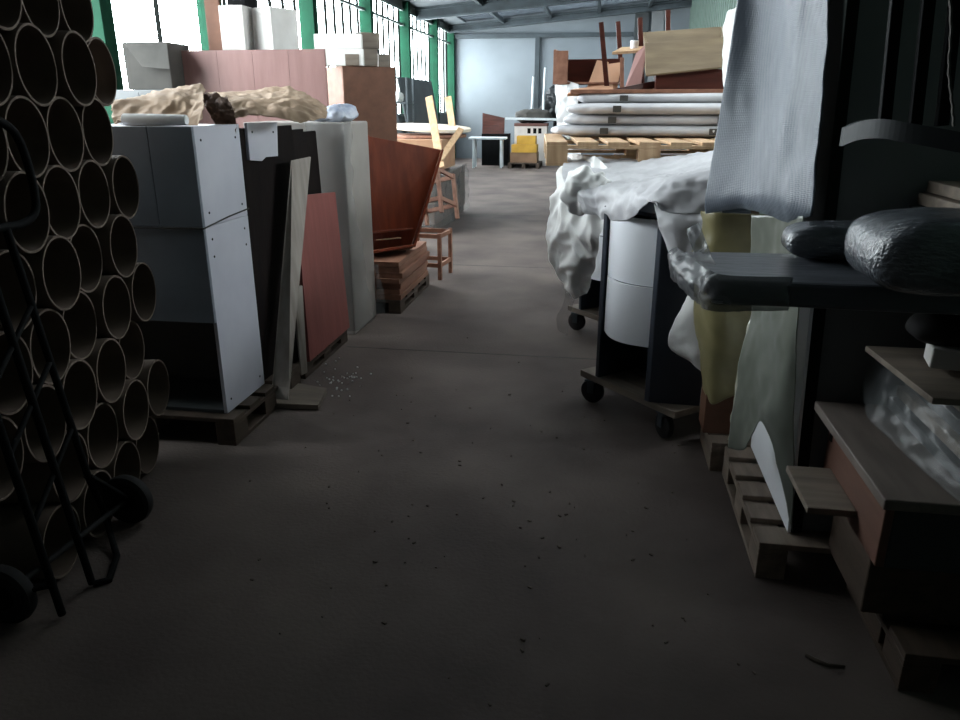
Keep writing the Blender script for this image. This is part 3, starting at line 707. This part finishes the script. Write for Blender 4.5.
# ------------------------------------------------------------------ right: navy pedestals with white bow fronts on dollies
def pedestal(label, dl, loc, first=True):
    d = thing('dolly', dl, 'dolly', (loc[0], loc[1], 0), -49, 'wooden dollies with black castors')
    b = MB(); b.box(-.31, .42, 0, .72, .138, .176, .004); b.build('platform', M_GREYWOOD, d)
    for (x, y, a) in ((-.23, .03, 20), (.33, .03, -15), (-.23, .62, 10), (.34, .62, 40)):
        M = Matrix.Translation((x, y, .068)) @ Matrix.Rotation(R(a), 4, 'Z') @ Matrix.Rotation(R(90), 4, 'X')
        b = MB(); b.lathe([(.02, -.02), (.055, -.022), (.067, -.014), (.068, 0), (.067, .014), (.055, .022), (.02, .02)], (0, 0, 0), M, 28)
        w = b.build('castor', M_RUBBER, d, 40)
        f = MB(); R2 = Matrix.Translation((x, y, 0)) @ Matrix.Rotation(R(a), 4, 'Z')
        f.box(-.02, .02, -.032, -.026, .06, .13, .001, R2); f.box(-.02, .02, .026, .032, .06, .13, .001, R2); f.box(-.035, .035, -.035, .035, .128, .138, .001, R2)
        f.build('fork', M_STEEL, w)
    t = thing('pedestal', label, 'cabinet', (loc[0], loc[1], .177), -49, 'navy pedestals with white bow fronts')
    h = .915
    b = MB(); b.box(-.18, -.155, .0, .6, 0, h, .002); b.build('side_panel', M_NAVY, t)
    b = MB(); b.box(.225, .255, -.02, .6, 0, h, .002); b.build('side_panel', M_NAVY, t)
    b = MB(); b.slab((.257, -.02, 0), (.43, .16, 0), (.43, .16, h), (.257, -.02, h), .02); b.build('wing_panel', M_NAVY, t)
    b = MB(); b.box(-.154, .224, .3, .32, 0, h, .002); b.build('back_panel', M_NAVY, t)
    for z0, z1, bl in ((.27, .575, .075), (.58, .905, .06)):
        n = 18; pr = []
        for i in range(n + 1):
            x = -.152 + .374 * i / n; s = (i / n)
            pr.append((x, .02 - bl * math.sin(math.pi * s)))
        poly = pr + [(x, y + .018) for x, y in reversed(pr)]
        b = MB(); b.prism(poly, z0, z1); b.build('bow_front', M_WHITEP, t, 40)
    b = MB(); b.box(-.18, .255, .0, .6, h, h + .02, .003); b.build('top_panel', M_NAVY, t)
    return d, t
pedestal('navy pedestal with white bow fronts standing nearest on its dolly', 'wooden dolly with black castors under the nearest navy pedestal', (.14, 3.775))
pedestal('navy pedestal mostly hidden by hanging white foam, behind the nearest one', 'dolly under the farther navy pedestal with one castor showing', (.0, 5.2))
# low crate carrying the rest of the pile
cr_ = thing('crate', 'wooden crate under the pallet behind the navy pedestals', 'crate', (.1, 5.95, 0))
b = MB(); b.box(0, 1.1, 0, 1.2, 0, 1.19, .01); b.build('crate_body', M_PALLETDK, cr_)
for z in (.1, .55, 1.0):
    b = MB(); b.box(-.02, -.001, 0, 1.2, z, z + .1, .003); b.build('slat', M_PALLET, cr_)

# white foam drapes
o = sheet('foam_sheet', [[at(566, 156, 5.3), at(600, 158, 5.2), at(640, 160, 5.1), at(680, 156, 5.0), at(722, 150, 4.9)],
                     [at(562, 172, 4.7), at(595, 175, 4.6), at(640, 176, 4.5), at(680, 172, 4.3), at(722, 160, 4.1)],
                     [at(566, 186, 4.3), at(590, 190, 4.1), at(630, 186, 3.85), at(670, 178, 3.6), at(722, 170, 3.4)],
                     [at(576, 202, 4.2), at(596, 206, 4.0), at(626, 200, 3.72), at(656, 192, 3.44), at(722, 188, 3.36)],
                     [at(584, 212, 4.15), at(603, 219, 3.96), at(630, 219, 3.66), at(651, 200, 3.40), at(668, 212, 3.36), at(722, 214, 3.32)]], M_FOAMSHADE, None, 90, 60, .03, 8, 11, .004, 0, True)
tag(o, 'white foam sheet spread over the top of the navy pedestals', 'foam sheet')
o = sheet('foam_flap', [[at(653, 200, 3.47), at(675, 204, 3.44), at(697, 204, 3.42), at(722, 202, 3.4)], [at(656, 213, 3.40), at(674, 218, 3.35), at(697, 216, 3.33), at(716, 210, 3.3)], [at(661, 232, 3.39), at(675, 240, 3.34), at(692, 236, 3.33), at(706, 222, 3.3)], [at(670, 254, 3.4), at(677, 262, 3.36), at(685, 260, 3.34), at(692, 250, 3.33)]], M_FOAMSHADE, None, 40, 40, .012, 8, 12, .004, 0, True)
tag(o, 'pointed shaded white foam flap hanging over the nearest navy pedestal', 'foam flap')
o = sheet('hanging_foam', [[at(563, 158, 5.3), at(578, 154, 5.15), at(594, 156, 5.0), at(606, 166, 4.8)], [at(553, 192, 5.0), at(572, 190, 4.85), at(592, 196, 4.7), at(607, 200, 4.55)], [at(546, 225, 4.95), at(565, 228, 4.75), at(585, 230, 4.62), at(601, 232, 4.55)],
                       [at(551, 255, 4.95), at(568, 256, 4.7), at(584, 258, 4.65), at(598, 255, 4.6)], [at(560, 276, 4.95), at(570, 280, 4.72), at(584, 284, 4.7), at(593, 276, 4.65)], [at(566, 290, 4.95), at(573, 297, 4.75), at(580, 296, 4.72), at(588, 288, 4.7)]], M_FOAM, None, 60, 90, .07, 5, 13, .004, 0, True)
tag(o, 'bright crumpled white foam hanging down the aisle side of the pedestals', 'foam sheet')
o = sheet('film_tail', [[at(566, 285, 4.8), at(576, 288, 4.75)], [at(563, 305, 4.8), at(573, 306, 4.75)], [at(556, 318, 4.8), at(570, 322, 4.76)], [at(559, 332, 4.8), at(566, 336, 4.76)]], M_FILM, None, 12, 26, .03, 8, 14, .003)
fb = pillow_mesh(.26, .22, .2, 2.4, .07, 17, 70, 40).build('foam_bundle', M_FOAM, None, 60); fb.location = at(588, 208, 4.25)
tag(fb, 'knotted lump of white foam at the top corner of the hanging foam', 'foam sheet')
tag(o, 'clear film tail hanging below the bright white foam', 'film')
o = sheet('foam_scrap', [[at(690, 292, 3.45), at(700, 290, 3.4), at(712, 292, 3.35)], [at(672, 326, 3.5), at(690, 322, 3.44), at(708, 320, 3.4)], [at(668, 345, 3.5), at(686, 352, 3.46), at(706, 360, 3.42)], [at(676, 354, 3.52), at(694, 366, 3.48), at(707, 377, 3.44)]], M_FOAM, None, 24, 28, .014, 7, 15, .003)
tag(o, 'white foam scrap hanging low beside the nearest navy pedestal', 'foam sheet')

# pallet and white wrapped slabs on top
pallet('pale pallet lying on the white foam high up on the right pile', (.96, 5.12, 1.225), 95, 1.5, 1.33, M_PALE, 7, h=.15)
zz = 1.378
for i, (x0, y0, sx, sy, sz) in enumerate(((-.38, 5.72, 1.45, 1.0, .085), (-.3, 5.75, 1.4, 1.0, .085), (-.27, 5.7, 1.4, 1.0, .085), (-.2, 5.78, 1.35, .95, .08))):
    t = thing('wrapped_slab', 'white foam-wrapped slab, %s up in the pile on the pale pallet' % ['lowest', 'second', 'third', 'topmost'][i], 'panel', (x0 + sx / 2, y0 + sy / 2, zz), -3, 'white wrapped slabs on the pallet')
    pillow_mesh(sx, sy, sz, 9, .024, i * 5, 120, 20).build('foam_wrap', M_FOAMSHADE, t, 60)
    for xx in (-.35, .42):
        b = MB(); b.box(xx, xx + .06, -sy / 2 - .012, -sy / 2 + .05, .02, sz - .02, .004); b.build('strap', M_GREYCARD, t)
    zz += sz - .008
bt = MB(); bt.box(-.26, 1.2, 5.82, 6.75, zz, zz + .028, .003)
tag(bt.build('flat_board', M_BOARD), 'long brown board lying over the white wrapped slabs', 'board')
BT = zz + .029
o = sheet('white_film', [[at(556, 78, 6.7), at(566, 80, 6.5), at(578, 84, 6.3)], [at(557, 105, 6.65), at(566, 104, 6.4), at(580, 106, 6.2)], [at(556, 130, 6.6), at(566, 130, 6.3), at(578, 130, 6.05)], [at(548, 152, 6.4), at(558, 150, 6.1), at(570, 148, 5.95)]], mat('bright_film', 'bcbcbc', .35, 'a0a0a0', 4, bump=.4, bscale=12, alpha=.45, spec=.6), None, 16, 40, .03, 7, 21, .003)
tag(o, 'white film hanging over the aisle end of the wrapped panels', 'film')
# odd furniture pieces on the board
ob = thing('open_box', 'small reddish open wooden box at the aisle end of the top pile', 'box', (-.43, 6.4, BT + .05), -8)
b = MB(); b.box(0, .02, 0, .3, 0, .26, .002); b.build('side_panel', M_BOARD, ob)
b = MB(); b.box(.02, .53, .28, .3, 0, .2, .002); b.build('back_panel', M_MAROON, ob)
b = MB(); b.box(.02, .12, -.005, .005, .0, .25, .002); b.build('front_panel', M_BOARD, ob)
b = MB(); b.box(.02, .53, .005, .28, 0, .015, .002); b.build('bottom_panel', M_BOARD, ob)
for i, (a, b_, c, d, lab) in enumerate(((at(586, 90, 6.35), at(601, 91, 6.35), at(609, 62, 6.55), at(597, 60, 6.55), 'tan card sheet leaning left among the top pile'), (at(602, 90, 6.33), at(617, 90, 6.33), at(622, 62, 6.53), at(607, 64, 6.53), 'tan card sheet leaning beside the other, right one'))):
    m_ = MB(); m_.slab(a, b_, c, d, .006); tag(m_.build('card_sheet', mat('tan_board', 'b58a6c', .7, 'a57b5f', 3)), lab, 'card', 'tan card sheets on the top pile')
m_ = MB(); m_.slab(at(567, 94, 5.95), at(613, 92, 6.0), at(613, 84, 6.3), at(573, 89, 6.25), .018); tag(m_.build('tan_board', MATS['tan_board']), 'flat tan board lying at the front of the top pile', 'board')
ut = thing('upturned_table', 'dark maroon table turned upside down with its legs in the air', 'table', (.1, 6.3, BT))
o0 = Vector(ut.location)
b = MB(); b.box(.02, .78, .02, .5, .001, .03, .004); b.build('tabletop', M_MAROON, ut)
for bp, tp, Yb, Yt in (((607, 88), (601, 22), 6.25, 6.2), ((622, 88), (618, 22), 6.6, 6.7), ((642, 86), (640, 18), 6.45, 6.5), ((668, 84), (668, 10), 6.7, 6.7)):
    m_ = MB(); m_.bar(at(*bp, Yb) - o0, at(*tp, Yt) - o0, .038, .038, up=(0, 1, 0)); m_.build('leg', M_MAROON, ut)
sl = thing('pink_stool', 'pale pink wooden piece with a flat top beside the dark table legs', 'stool', (.16, 6.16, BT))
o0 = Vector(sl.location)
m_ = MB(); m_.slab(at(612, 52, 6.2) - o0, at(640, 50, 6.2) - o0, at(648, 46, 6.4) - o0, at(622, 47, 6.45) - o0, .02); m_.build('seat', M_PALE, sl)
m_ = MB(); m_.slab(at(624, 90, 6.12) - o0, at(640, 90, 6.1) - o0, at(648, 42, 6.15) - o0, at(636, 53, 6.17) - o0, .02); m_.build('side_panel', M_CHERRY, sl)
m_ = MB(); m_.bar(at(622, 91, 6.15) - o0, at(622, 58, 6.2) - o0, .03, .03, up=(0, 1, 0)); m_.build('leg', M_BOARD, sl)
m_ = MB(); m_.lathe([(.03, 0), (.034, .06), (.03, .062), (.027, .01)], at(634, 52, 6.35) + Vector((0, 0, .02)), None, 20)
tag(m_.build('white_cup', M_WHITEP, None, 40), 'small white cup on the flat pink wooden piece', 'cup')
m_ = MB(); m_.bar(at(612, 93, 6.0), at(656, 84, 6.15), .03, .05); tag(m_.build('dark_batten', M_MAROON), 'short maroon batten lying before the pink wooden piece', 'batten')
dr = thing('drawer_box', 'large tilted olive-brown drawer box at the right of the top pile', 'drawer', at(646, 78, 5.95))
o0 = Vector(dr.location)
M_OLIVEW = wood('olive_wood', '7b6b53', '695a46', (1, 6, 6))
A, B, C, D = at(646, 75, 5.95) - o0, at(730, 66, 5.95) - o0, at(730, 37, 6.1) - o0, at(645, 43, 6.1) - o0
bkv = Vector((0, .55, .12))
m_ = MB(); m_.slab(A, B, C, D, .018); m_.build('front_panel', M_OLIVEW, dr)
m_ = MB(); m_.slab(A + bkv, B + bkv, C + bkv, D + bkv, .018); m_.build('back_panel', M_OLIVEW, dr)
m_ = MB(); m_.slab(A, D, D + bkv, A + bkv, .018); m_.build('side_panel', M_OLIVEW, dr)
m_ = MB(); m_.slab(B, C, C + bkv, B + bkv, .018); m_.build('side_panel', M_OLIVEW, dr)
m_ = MB(); m_.slab(A, B, B + bkv, A + bkv, .012); m_.build('bottom_panel', M_OLIVEW, dr)
b = MB(); b.box(.36, 1.15, 6.02, 6.3, BT, BT + .14, .004)
tag(b.build('maroon_box', M_MAROON), 'low dark maroon box under the tilted olive-brown drawer', 'box')

# spilled boards low on the aisle side, further back
b = MB(); b.slab((-.72, 10.6, .0), (-.4, 10.2, .0), (-.2, 10.6, .62), (-.5, 10.95, .55), .03)
tag(b.build('slanted_board', M_BROWNPAN), 'dark brown board slanting from the floor beside the far right pile', 'board')
bn = thing('far_stack', 'dark brown cabinet with white packing hanging over it, far right pile', 'cabinet', (-.55, 11.2, 0))
b = MB(); b.box(0, 1.2, 0, 1.5, 0, .82, .01); b.build('carcass', M_MAROON, bn)
sheet('packing', [[(.2, .1, .84), (.0, .0, .86), (-.12, -.05, .8)], [(.2, .8, .86), (0, .7, .9), (-.2, .6, .74)], [(.2, 1.4, .84), (0, 1.4, .86), (-.14, 1.4, .7)]], M_FOAM, bn, 20, 20, .08, 5, 31, .01)

# ------------------------------------------------------------------ right: bundle of boards, bubble wrap, olive film
pallet('pale pallet under the film-covered board bundle on the right', (.615, 2.38, 0), 0, .8, .8, M_PALLET, 5)
pallet('pale pallet under the olive-wrapped boards, farther one', (.56, 3.2, 0), 0, .8, .36, M_PALLET, 3)
bd = thing('board_bundle', 'tall bundle of boards, white face below and dark end to the front', 'bundle', (.725, 2.46, .146), (0, -2.5, 0))
for i, (x0, x1, m) in enumerate(((0, .012, M_WHITEP), (.014, .05, M_DARKENED), (.052, .62, M_GREYPAN), (.622, .95, M_GREYPAN))):  # left board darkened, front-facing ones lightened: shading put into the colours
    b = MB(); b.box(x0, x1, (0, .0, .02, .05)[i], .72, 0, (.98, 2.26, 2.25, 2.2)[i], .003); b.build('board', m, bd)
cw = sheet('bubble_wrap_sheet', [[at(746, -60, 3.1), at(775, -60, 3.0), at(800, -60, 2.75), at(815, -60, 2.6), at(832, -60, 2.55)],
                             [at(738, 0, 3.1), at(770, 0, 3.0), at(798, 0, 2.7), at(812, 0, 2.62), at(827, 0, 2.5)],
                             [at(727, 70, 3.1), at(765, 70, 2.98), at(790, 70, 2.72), at(806, 70, 2.6), at(825, 70, 2.47)],
                             [at(716, 140, 3.1), at(755, 140, 2.95), at(782, 140, 2.7), at(800, 140, 2.6), at(819, 140, 2.45)],
                             [at(707, 195, 3.1), at(745, 192, 2.92), at(772, 195, 2.7), at(790, 200, 2.55), at(812, 202, 2.43)],
                             [at(706, 214, 3.12), at(742, 208, 2.98), at(768, 214, 2.78), at(788, 222, 2.6), at(810, 216, 2.45)]], M_BUBBLE, None, 70, 70, .008, 5, 41, .006)
for v_ in cw.data.vertices:
    d_ = (v_.co.x - .62) / .12 + (v_.co.z - 1.6) * .25
    v_.co.y += -.022 * math.exp(-((d_ - .35) / .22) ** 2) - .018 * math.exp(-((d_ + .35) / .2) ** 2) + .012 * math.sin(v_.co.z * 5 + v_.co.x * 20)
tag(cw, 'pale bubble wrap sheet hanging over the top of the board bundle', 'bubble wrap')
o = sheet('foam_edge', [[at(748, -40, 3.35), at(756, -40, 3.2)], [at(738, 5, 3.35), at(748, 0, 3.2)], [at(727, 14, 3.35), at(738, 30, 3.2)], [at(725, 45, 3.35), at(733, 60, 3.2)], [at(725, 95, 3.35), at(726, 100, 3.2)], [at(718, 150, 3.35), at(717, 150, 3.2)]], M_FOAM, None, 12, 50, .012, 12, 42, .012)
tag(o, 'bright white foam edge sticking out behind the bubble wrap', 'foam sheet')
ol = thing('olive_bundle', 'boards wrapped in olive-brown film standing behind the black slab', 'bundle', (.47, 3.3, .145))
b = MB(); b.box(.06, .6, .0, .16, 0, 1.0, .004); b.build('board_pack', M_BROWNPAN, ol)
sheet('olive_wrap', [[(-.06, .1, 1.02), (.0, -.05, 1.03), (.15, -.08, 1.03), (.3, -.06, 1.03)], [(-.05, .1, .8), (.02, -.05, .8), (.15, -.07, .8), (.3, -.06, .8)], [(.0, .08, .45), (.05, -.05, .45), (.17, -.06, .45), (.3, -.05, .45)], [(.05, .06, .2), (.08, -.04, .16), (.18, -.05, .22), (.3, -.04, .2)]], M_OLIVE, ol, 30, 40, .015, 6, 43, .003)
o = sheet('green_film', [[at(752, 215, 2.9), at(772, 215, 2.75), at(792, 216, 2.55), at(802, 216, 2.46)], [at(752, 300, 2.9), at(768, 300, 2.75), at(788, 300, 2.52), at(799, 300, 2.44)],
                     [at(744, 340, 2.86), at(762, 340, 2.72), at(784, 342, 2.5), at(797, 342, 2.44)], [at(733, 400, 2.82), at(752, 396, 2.7), at(776, 398, 2.5), at(795, 400, 2.44)], [at(727, 448, 2.78), at(745, 449, 2.7), at(765, 424, 2.56), at(792, 532, 2.44)]], M_GREENFILM, None, 40, 60, .012, 5, 44, .003)
tag(o, 'grey-green film hanging over the white board above the pale pallet', 'film')
o = sheet('film_edge', [[at(770, 225, 2.95), at(778, 226, 2.9)], [at(763, 262, 2.95), at(785, 258, 2.86)], [at(752, 310, 2.9), at(758, 312, 2.86)], [at(742, 350, 2.86), at(749, 352, 2.82)], [at(735, 395, 2.83), at(741, 395, 2.8)], [at(728, 440, 2.8), at(734, 440, 2.78)]], mat('shiny_film', 'c9c6b4', .12, 'a5a28f', 8, bump=.6, bscale=20, spec=.9), None, 10, 50, .012, 14, 45, .003)
tag(o, 'shiny creased film strip between the olive bundle and the white board', 'film')

# ------------------------------------------------------------------ right foreground: black slab, cushion, chair, crates
rp1 = pallet('dark pallet in the lower right corner under the timber crate', (.92, 1.88, 0), 0, .8, .49, M_PALLETDK, 3, h=.13)
lt = thing('timber', 'thick dark timber lying on the lower right pallet', 'timber', (.83, 2.0, .132))
b = MB(); b.box(0, .3, 0, .36, 0, .258, .006); b.build('beam_body', M_PALLETDK, lt); lt.location = (.85, 2.05, .132)
wc = thing('wooden_crate', 'long brown crate with a grey overhanging lid at the right edge', 'crate', (.80, 1.9, .392))
b = MB(); b.box(0, .025, 0, .54, 0, .252, .004); b.build('side_board', mat('rust_board', '6b4b3e', .6, '5c4035', 3, (6, 1, 6)), wc)
b = MB(); b.box(.5, .525, 0, .54, 0, .252, .004); b.build('side_board', M_GREYWOOD, wc)
b = MB(); b.box(.025, .5, .0, .02, 0, .252, .003); b.build('end_board', M_DARKPAN, wc)  # near end darkened, its shade put into the board colour
b = MB(); b.box(.025, .5, .52, .54, 0, .252, .003); b.build('end_board', M_BOARD, wc)
b = MB(); b.box(.025, .5, .02, .52, 0, .02, .003); b.build('bottom_board', M_GREYWOOD, wc)
b = MB(); b.box(-.065, .6, -.14, .52, .253, .283, .004); b.build('lid', mat('grey_brown_board', '6f655e', .55, '5d544e', 3, (6, 1, 6)), wc)
b = MB(); b.box(-.004, .004, .43, .51, .19, .205, .001); b.box(-.004, .004, .49, .51, .15, .19, .001); b.build('bracket', M_BLACK, wc)
b = MB(); b.box(.66, .799, 2.08, 2.36, .44, .462, .003)
pk = b.build('grey_plank', M_GREYWOOD); tag(pk, 'short grey plank jutting out beside the white board and the brown crate', 'plank')
# wrapped boards on the crate
wbx = thing('wrapped_boards', 'boards loosely wrapped in clear film on the crate lid', 'boards', (.95, 1.78, .677))
for i in range(4):
    b = MB(); b.box(.02 * i, .5, .02 * i, .62, i * .04, i * .04 + .036, .003); b.build('board', M_GREYWOOD if i % 2 else M_DARKPAN, wbx)
sheet('film', [[(-.02, .66, .19), (.0, .5, .19), (.03, .2, .18), (.04, -.02, .17)], [(-.05, .66, .12), (-.06, .45, .1), (-.04, .2, .09), (-.02, -.03, .1)], [(-.07, .66, .02), (-.1, .45, .015), (-.08, .2, .012), (-.05, -.03, .012)]], M_FILM, wbx, 40, 16, .02, 12, 51, .003)
lidb = MB(); lidb.slab((.83, 2.33, .90), (.88, 1.95, .88), (1.25, 1.95, .88), (1.2, 2.33, .90), .018)
tag(lidb.build('top_board', M_GREYWOOD), 'grey board lying over the film-wrapped boards', 'board')
sb = bx('small_box', 'small white-sided box with a dark top on the grey board', 'box', .93, 2.12, .905, .12, .1, .06, M_WHITECARD, -12)
dk = pillow_mesh(.2, .16, .09, 2.5, .02, 9, 30, 16).build('black_bag', M_RUBBER, None, 50); dk.location = (.99, 2.2, .966)
tag(dk, 'black bag lying on the small white-sided box', 'bag')
rs = thing('dark_chest', 'dark chest under the black wrapped slab at the right edge', 'chest', (1.02, 1.98, .901))
b = MB(); b.box(0, .7, 0, .42, 0, .17, .006); b.build('chest_body', M_BLACK, rs)
b = MB(); b.box(-.01, .71, -.01, .43, .17, .19, .004); b.build('lid', M_BLACK, rs)
# the black slab
sl0 = thing('black_slab', 'long board in black film sticking out over the aisle', 'board', (.3, 1.98, 1.1))
b = MB(); b.hexa([Vector(p) for p in ((.02, .0, .0), (1.3, -.05, -.0), (1.3, .42, .0), (-.04, .36, 0), (.02, .0, .065), (1.3, -.05, .075), (1.3, .42, .075), (-.04, .36, .075))], .01); b.build('board_body', M_BLKFILM, sl0)
sheet('film_end', [[(.2, .0, .08), (.05, -.012, .082), (-.0, .03, .083), (-.03, .2, .085), (-.06, .36, .085)], [(.2, -.012, .035), (.03, -.025, .035), (-.03, .03, .035), (-.07, .2, .04), (-.08, .37, .05)], [(.2, -.008, -.008), (.03, -.02, -.012), (-.02, .03, -.012), (-.05, .2, -.01), (-.06, .36, -.01)]], M_CRUMPLE, sl0, 50, 30, .022, 14, 52, .003, 0, True)
sheet('film_flap', [[at(686, 228, 2.36) - Vector(sl0.location), at(700, 224, 2.34) - Vector(sl0.location)], [at(694, 255, 2.26) - Vector(sl0.location), at(710, 252, 2.24) - Vector(sl0.location)], [at(700, 275, 2.12) - Vector(sl0.location), at(722, 278, 2.08) - Vector(sl0.location)], [at(712, 304, 1.95) - Vector(sl0.location), at(731, 305, 1.94) - Vector(sl0.location)]], M_CRUMPLE, sl0, 20, 40, .02, 14, 53, .003, 0, True)
# wrapped roll and cushion on it
wr_ = thing('wrapped_roll', 'grey film-wrapped padded roll lying behind the wrapped cushion', 'roll', at(800, 240, 2.32))
wr_.location = (.72, 2.3, 1.176)
pillow_mesh(.36, .16, .1, 5, .008, 61).build('padding', M_SMOKE, wr_, 60)
cu = thing('wrapped_cushion', 'thick rounded cushion wrapped tight in shiny film at the right edge', 'cushion', (.98, 1.93, 1.177), 4)
pillow_mesh(.72, .30, .185, 6, .006, 62, 90, 30).build('cushion_body', M_SMOKE, cu, 60)
# dark boards and the chair back
for i in range(6):
    b = MB(); b.box(.86 + .02 * i, 1.6, 2.1, 2.44, 1.365 + i * .036 - .19, 1.365 + i * .036 - .157, .003)
    ob_ = b.build('dark_plank', M_GREYWOOD if i > 3 else M_DARKPAN); tag(ob_, 'dark plank under the slatted chair back, %s from below' % ORD[i + 1], 'plank', 'dark planks under the chair back')
ch = thing('chair_back', 'dark slatted chair back with a curved rail before the dark boards', 'chair', (.6, 2.3, 1.5))
o0 = Vector((.6, 2.3, 1.5))
n = 14; pts = []
top_ = [at(845, 128, 2.36), at(862, 121, 2.3), at(884, 119, 2.24), at(910, 123, 2.2), at(950, 130, 2.17), at(990, 138, 2.15)]
cv = [spline(top_, i / 24) - o0 for i in range(25)]
mb = MB()
for a, c in zip(cv, cv[1:]):
    hgt = Vector((0, 0, -.05)); dp = Vector((.0, .03, 0))
    mb.hexa([a + hgt, c + hgt, c + hgt + dp, a + hgt + dp, a, c, c + dp, a + dp], 0)
bmesh.ops.remove_doubles(mb.bm, verts=mb.bm.verts, dist=.0005)
mb.build('curved_rail', mat('dark_rail', '2c2f31', .6, '26292a', 3), ch)
for px, Yq in ((888, 2.255), (919, 2.21), (946, 2.19)):
    p0 = at(px - 1, 121, Yq) + Vector((0, .015, -.012)) - o0; mb = MB(); mb.bar(p0, at(px + 4, 0, Yq) + Vector((0, .015, .25)) - o0, .03, .022, up=(0, 1, 0)); mb.build('slat', M_BLACK, ch)
mb = MB(); mb.bar(at(886, -70, 2.25) - o0, at(985, -60, 2.17) - o0, .03, .05); mb.build('top_rail', M_BLACK, ch)
rope = MB(); pr = [at(950, -10, 2.13), at(951, 30, 2.13), at(949, 70, 2.13), at(952, 100, 2.13), at(954, 126, 2.13)]
rope.rod([spline(pr, i / 30) + Vector((.0013 * math.sin(i * 1.9), 0, 0)) for i in range(31)], .004, 6)
tag(rope.build('cord', M_GREYCARD, None, 60), 'pale fuzzy cord hanging beside the slats of the chair back', 'cord')

# ------------------------------------------------------------------ floor litter
tw = MB(); tp = [atz(806, 655, .004), atz(815, 660, .005), atz(828, 665, .005), atz(845, 666, .004)]
tw.rod(tp, [.006, .008, .006, .003], 6)
tag(tw.build('twig', M_DUST, None, 60), 'small curved dark twig on the floor at the lower right', 'twig')
db = MB()
for i in range(150):
    px, py = random.uniform(250, 860), random.triangular(330, 715, 480)
    p = atz(px, py, .003)
    if not (-1.5 < p.x < .55): continue
    s = random.uniform(.002, .008); a = random.uniform(0, 6)
    db.box(-s, s, -s * .5, s * .5, -.002, .003, 0, Matrix.Translation(p) @ Matrix.Rotation(a, 4, 'Z'))
tag(db.build('floor_debris', M_DUST), 'small dark chips and dust scattered over the concrete floor', 'debris', kind='stuff')
wcb = MB()
for i in range(45):
    p = atz(random.gauss(338, 16), random.gauss(376, 8), .003); s = random.uniform(.002, .005)
    wcb.box(-s, s, -s, s, -.002, .004, 0, Matrix.Translation(p) @ Matrix.Rotation(random.uniform(0, 6), 4, 'Z'))
tag(wcb.build('white_crumbs', M_FOAM), 'scattered white foam crumbs on the floor before the red panel', 'crumbs', kind='stuff')
